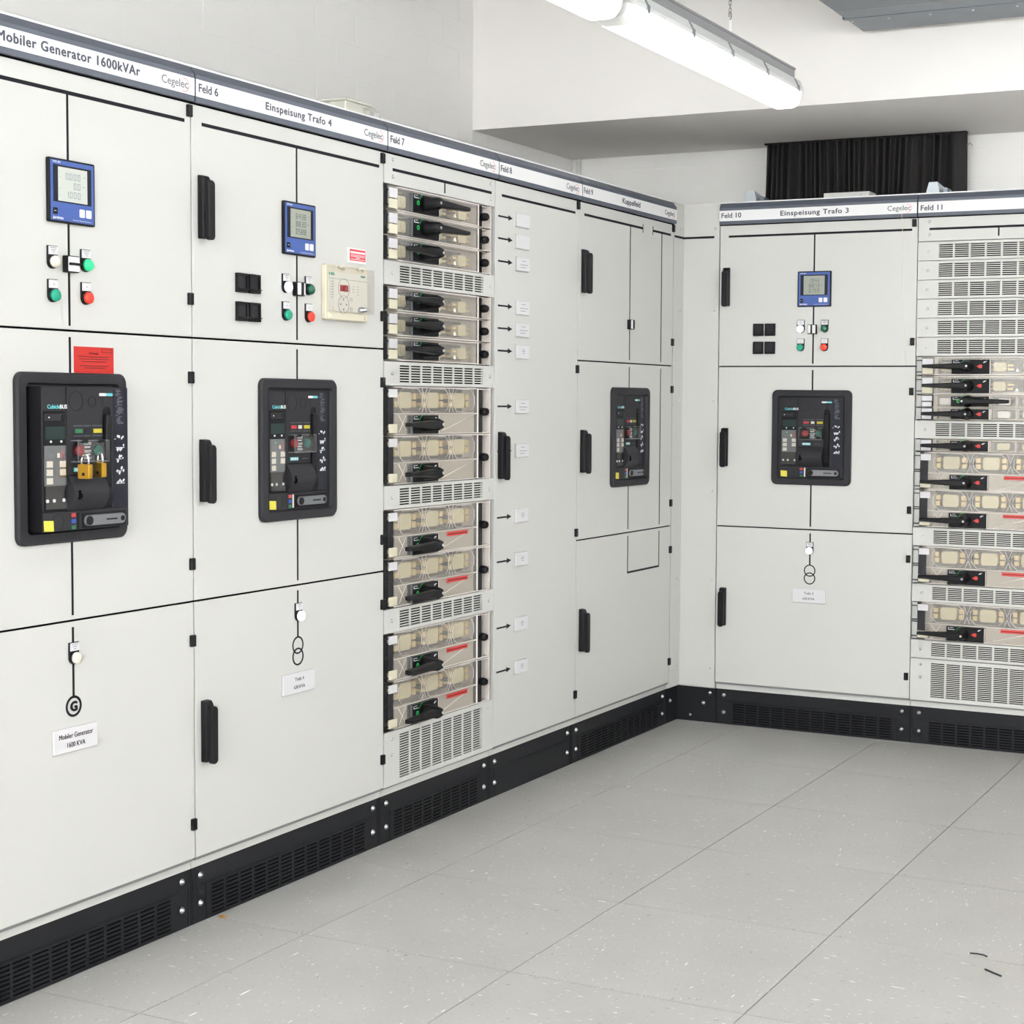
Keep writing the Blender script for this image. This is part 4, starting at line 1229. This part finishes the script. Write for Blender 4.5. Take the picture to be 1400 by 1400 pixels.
rail = thing('support_rail', 'grey galvanised steel rail carrying the batten luminaires', 'rail', (LX, 3.465, LZ), R90)
RL = 7.6
P = [(-.027, 0), (.027, 0), (.027, .007), (.023, .007), (.023, .041), (.027, .041), (.027, .048), (.012, .048), (.012, .045), (.020, .045), (.020, .003), (-.020, .003), (-.020, .045), (-.012, .045), (-.012, .048), (-.027, .048), (-.027, .041), (-.023, .041), (-.023, .007), (-.027, .007)]
MB().profile_x(P, -RL, 0).build('channel', M_RAIL, rail)
for x in (-.32, -.85, -1.30):
    MB().box(x - .006, x + .006, -.030, .030, .0005, .006).build('rail_clamp', M_CLIP, rail)

def chain(y, label):
    o = thing('suspension_chain', label, 'chain', (LX, y, LZ + .048), R90)
    MB().box(-.030, .045, -.012, .012, 0, .010).build('rail_shoe', M_CLIP, o, bevel=.001)
    MB().loops([[(.006 * cos(2 * pi * k / 10), .006 * sin(2 * pi * k / 10), .008) for k in range(10)], [(.006 * cos(2 * pi * k / 10), .006 * sin(2 * pi * k / 10), .052) for k in range(10)]]).build('eye_bolt', M_LCAP, o)
    hk = [(.010 * sin(t), 0, .066 - .012 * cos(t)) for t in [2 * pi * k / 12 for k in range(11)]]
    MB().tube(hk, .0024, 6).build('hook', M_CLIP, o)
    z = .074; k = 0
    while z < CZ - LZ - .062:
        r, e = .0042, .0075
        Q = [(r * cos(2 * pi * i / 12), z + e + (e if sin(2 * pi * i / 12) > 0 else -e) * .55 + r * sin(2 * pi * i / 12)) for i in range(12)]
        if k % 2:
            MB().tube([(a, 0, b_) for a, b_ in Q], .0014, 5, 0, True).build('chain_link', M_CLIP, o)
        else:
            MB().tube([(0, a, b_) for a, b_ in Q], .0014, 5, 0, True).build('chain_link', M_CLIP, o)
        z += .0128; k += 1
    return o
chain(2.9145, 'thin steel chain holding up the far end of the lamp rail')

# galvanised air duct above the rear row
dk = thing('air_duct', 'flat galvanised sheet metal air duct below the ceiling at top right', 'duct', (.862, 0, 2.78))
MB().box(0, 1.05, -1.6, 4.035, 0, .42).build('duct_body', M_GALV, dk)
MB().box(-.012, 1.06, 3.815, 3.840, -.0015, .42).build('duct_flange', M_GALV, dk)
MB().box(0, 1.05, 3.700, 3.703, -.0015, 0).build('seam', M_RAIL, dk)
for x in (.010, .150, .306, .462, .620, .780):
    obj('rivet', SCREW, dk, (x, 3.862, -.0002), (pi / 2, 0, 0))
obj('rivet', SCREW, dk, (.030, 4.02, -.0002), (pi / 2, 0, 0))

# black pleated curtain in front of the rear wall
cu = thing('curtain', 'black pleated curtain hanging from the beam behind the rear cabinets', 'curtain', (.135, 4.915, 0))
n = 240; rnd = random.Random(5)
xs = [i / n * .915 for i in range(n + 1)]
ph = 0.; ys = []
for i, x in enumerate(xs):
    ph += (2 * pi / .030) * (.915 / n) * (1 + .45 * sin(i * .13) + (.0 if x < .68 else -.45))
    ys.append(.027 * sin(ph) * (.75 + .25 * sin(i * .31)))
F_, B_ = [], []
for z, k in ((2.02, 1.15), (2.25, 1.05), (2.520, .85)):
    F_.append([(x + (.004 * sin(9 * x + z * 8)), y * k - .002, z) for x, y in zip(xs, ys)])
    B_.append([(x + (.004 * sin(9 * x + z * 8)), y * k + .002, z) for x, y in zip(xs, ys)])
mb = MB()
for i in range(n):
    for r in range(2):
        for Lq in (F_, B_):
            mb.poly([Lq[r][i], Lq[r][i + 1], Lq[r + 1][i + 1], Lq[r + 1][i]], 0, True)
mb.build('pleated_cloth', M_CURT, cu)
MB().box(.0, .915, -.018, .018, 2.5185, 2.5255).build('curtain_rail', M_BRKR2, cu)  # dark strip standing for the thin shadow where curtain meets beam
MB().tube([(.915, 0, 2.468), (.932, -.012, 2.474), (.940, -.004, 2.466)], .003, 6).build('curtain_hook', M_CHROME, cu)

pi_ = MB().loops([[(.011 * cos(2 * pi * k / 12), .011 * sin(2 * pi * k / 12), z) for k in range(12)] for z in (0, SOF - .002)], smooth=True).build('conduit_pipe', M_PIPE, None, (WX0 + .045, WY1 - .022, 0))
tag(pi_, 'thin white vertical conduit in the rear left corner of the walls', 'pipe')

# ================================================================== BITS ON THE FLOOR
w1 = MB().tube([(-.022, 0, .002), (-.006, .004, .002), (.010, .002, .0022), (.022, -.006, .002)], .0020, 6).build('wire_offcut', M_WIRE, None, (1.8637, 1.9364, 0))
tag(w1, 'short curved black wire offcut on the floor, the farther of two', 'wire', 'wire offcuts on the floor')
w2 = MB().tube([(-.022, .016, .002), (.000, .001, .002), (.024, -.014, .002)], .0022, 6).build('wire_offcut', M_WIRE, None, (1.9244, 1.8225, 0))
tag(w2, 'straight black wire offcut on the floor, the nearer of two', 'wire', 'wire offcuts on the floor')
w3 = MB().loops([[(-.010, -.005, 0), (.009, -.006, 0), (.011, .005, 0), (-.008, .006, 0)], [(-.006, -.003, .006), (.006, -.004, .008), (.007, .003, .007), (-.005, .004, .005)]]).build('brown_chip', M_CHIP, None, (.010, 1.325, 0))
tag(w3, 'tiny brown chip on the floor at the plinth of Feld 6', 'chip')
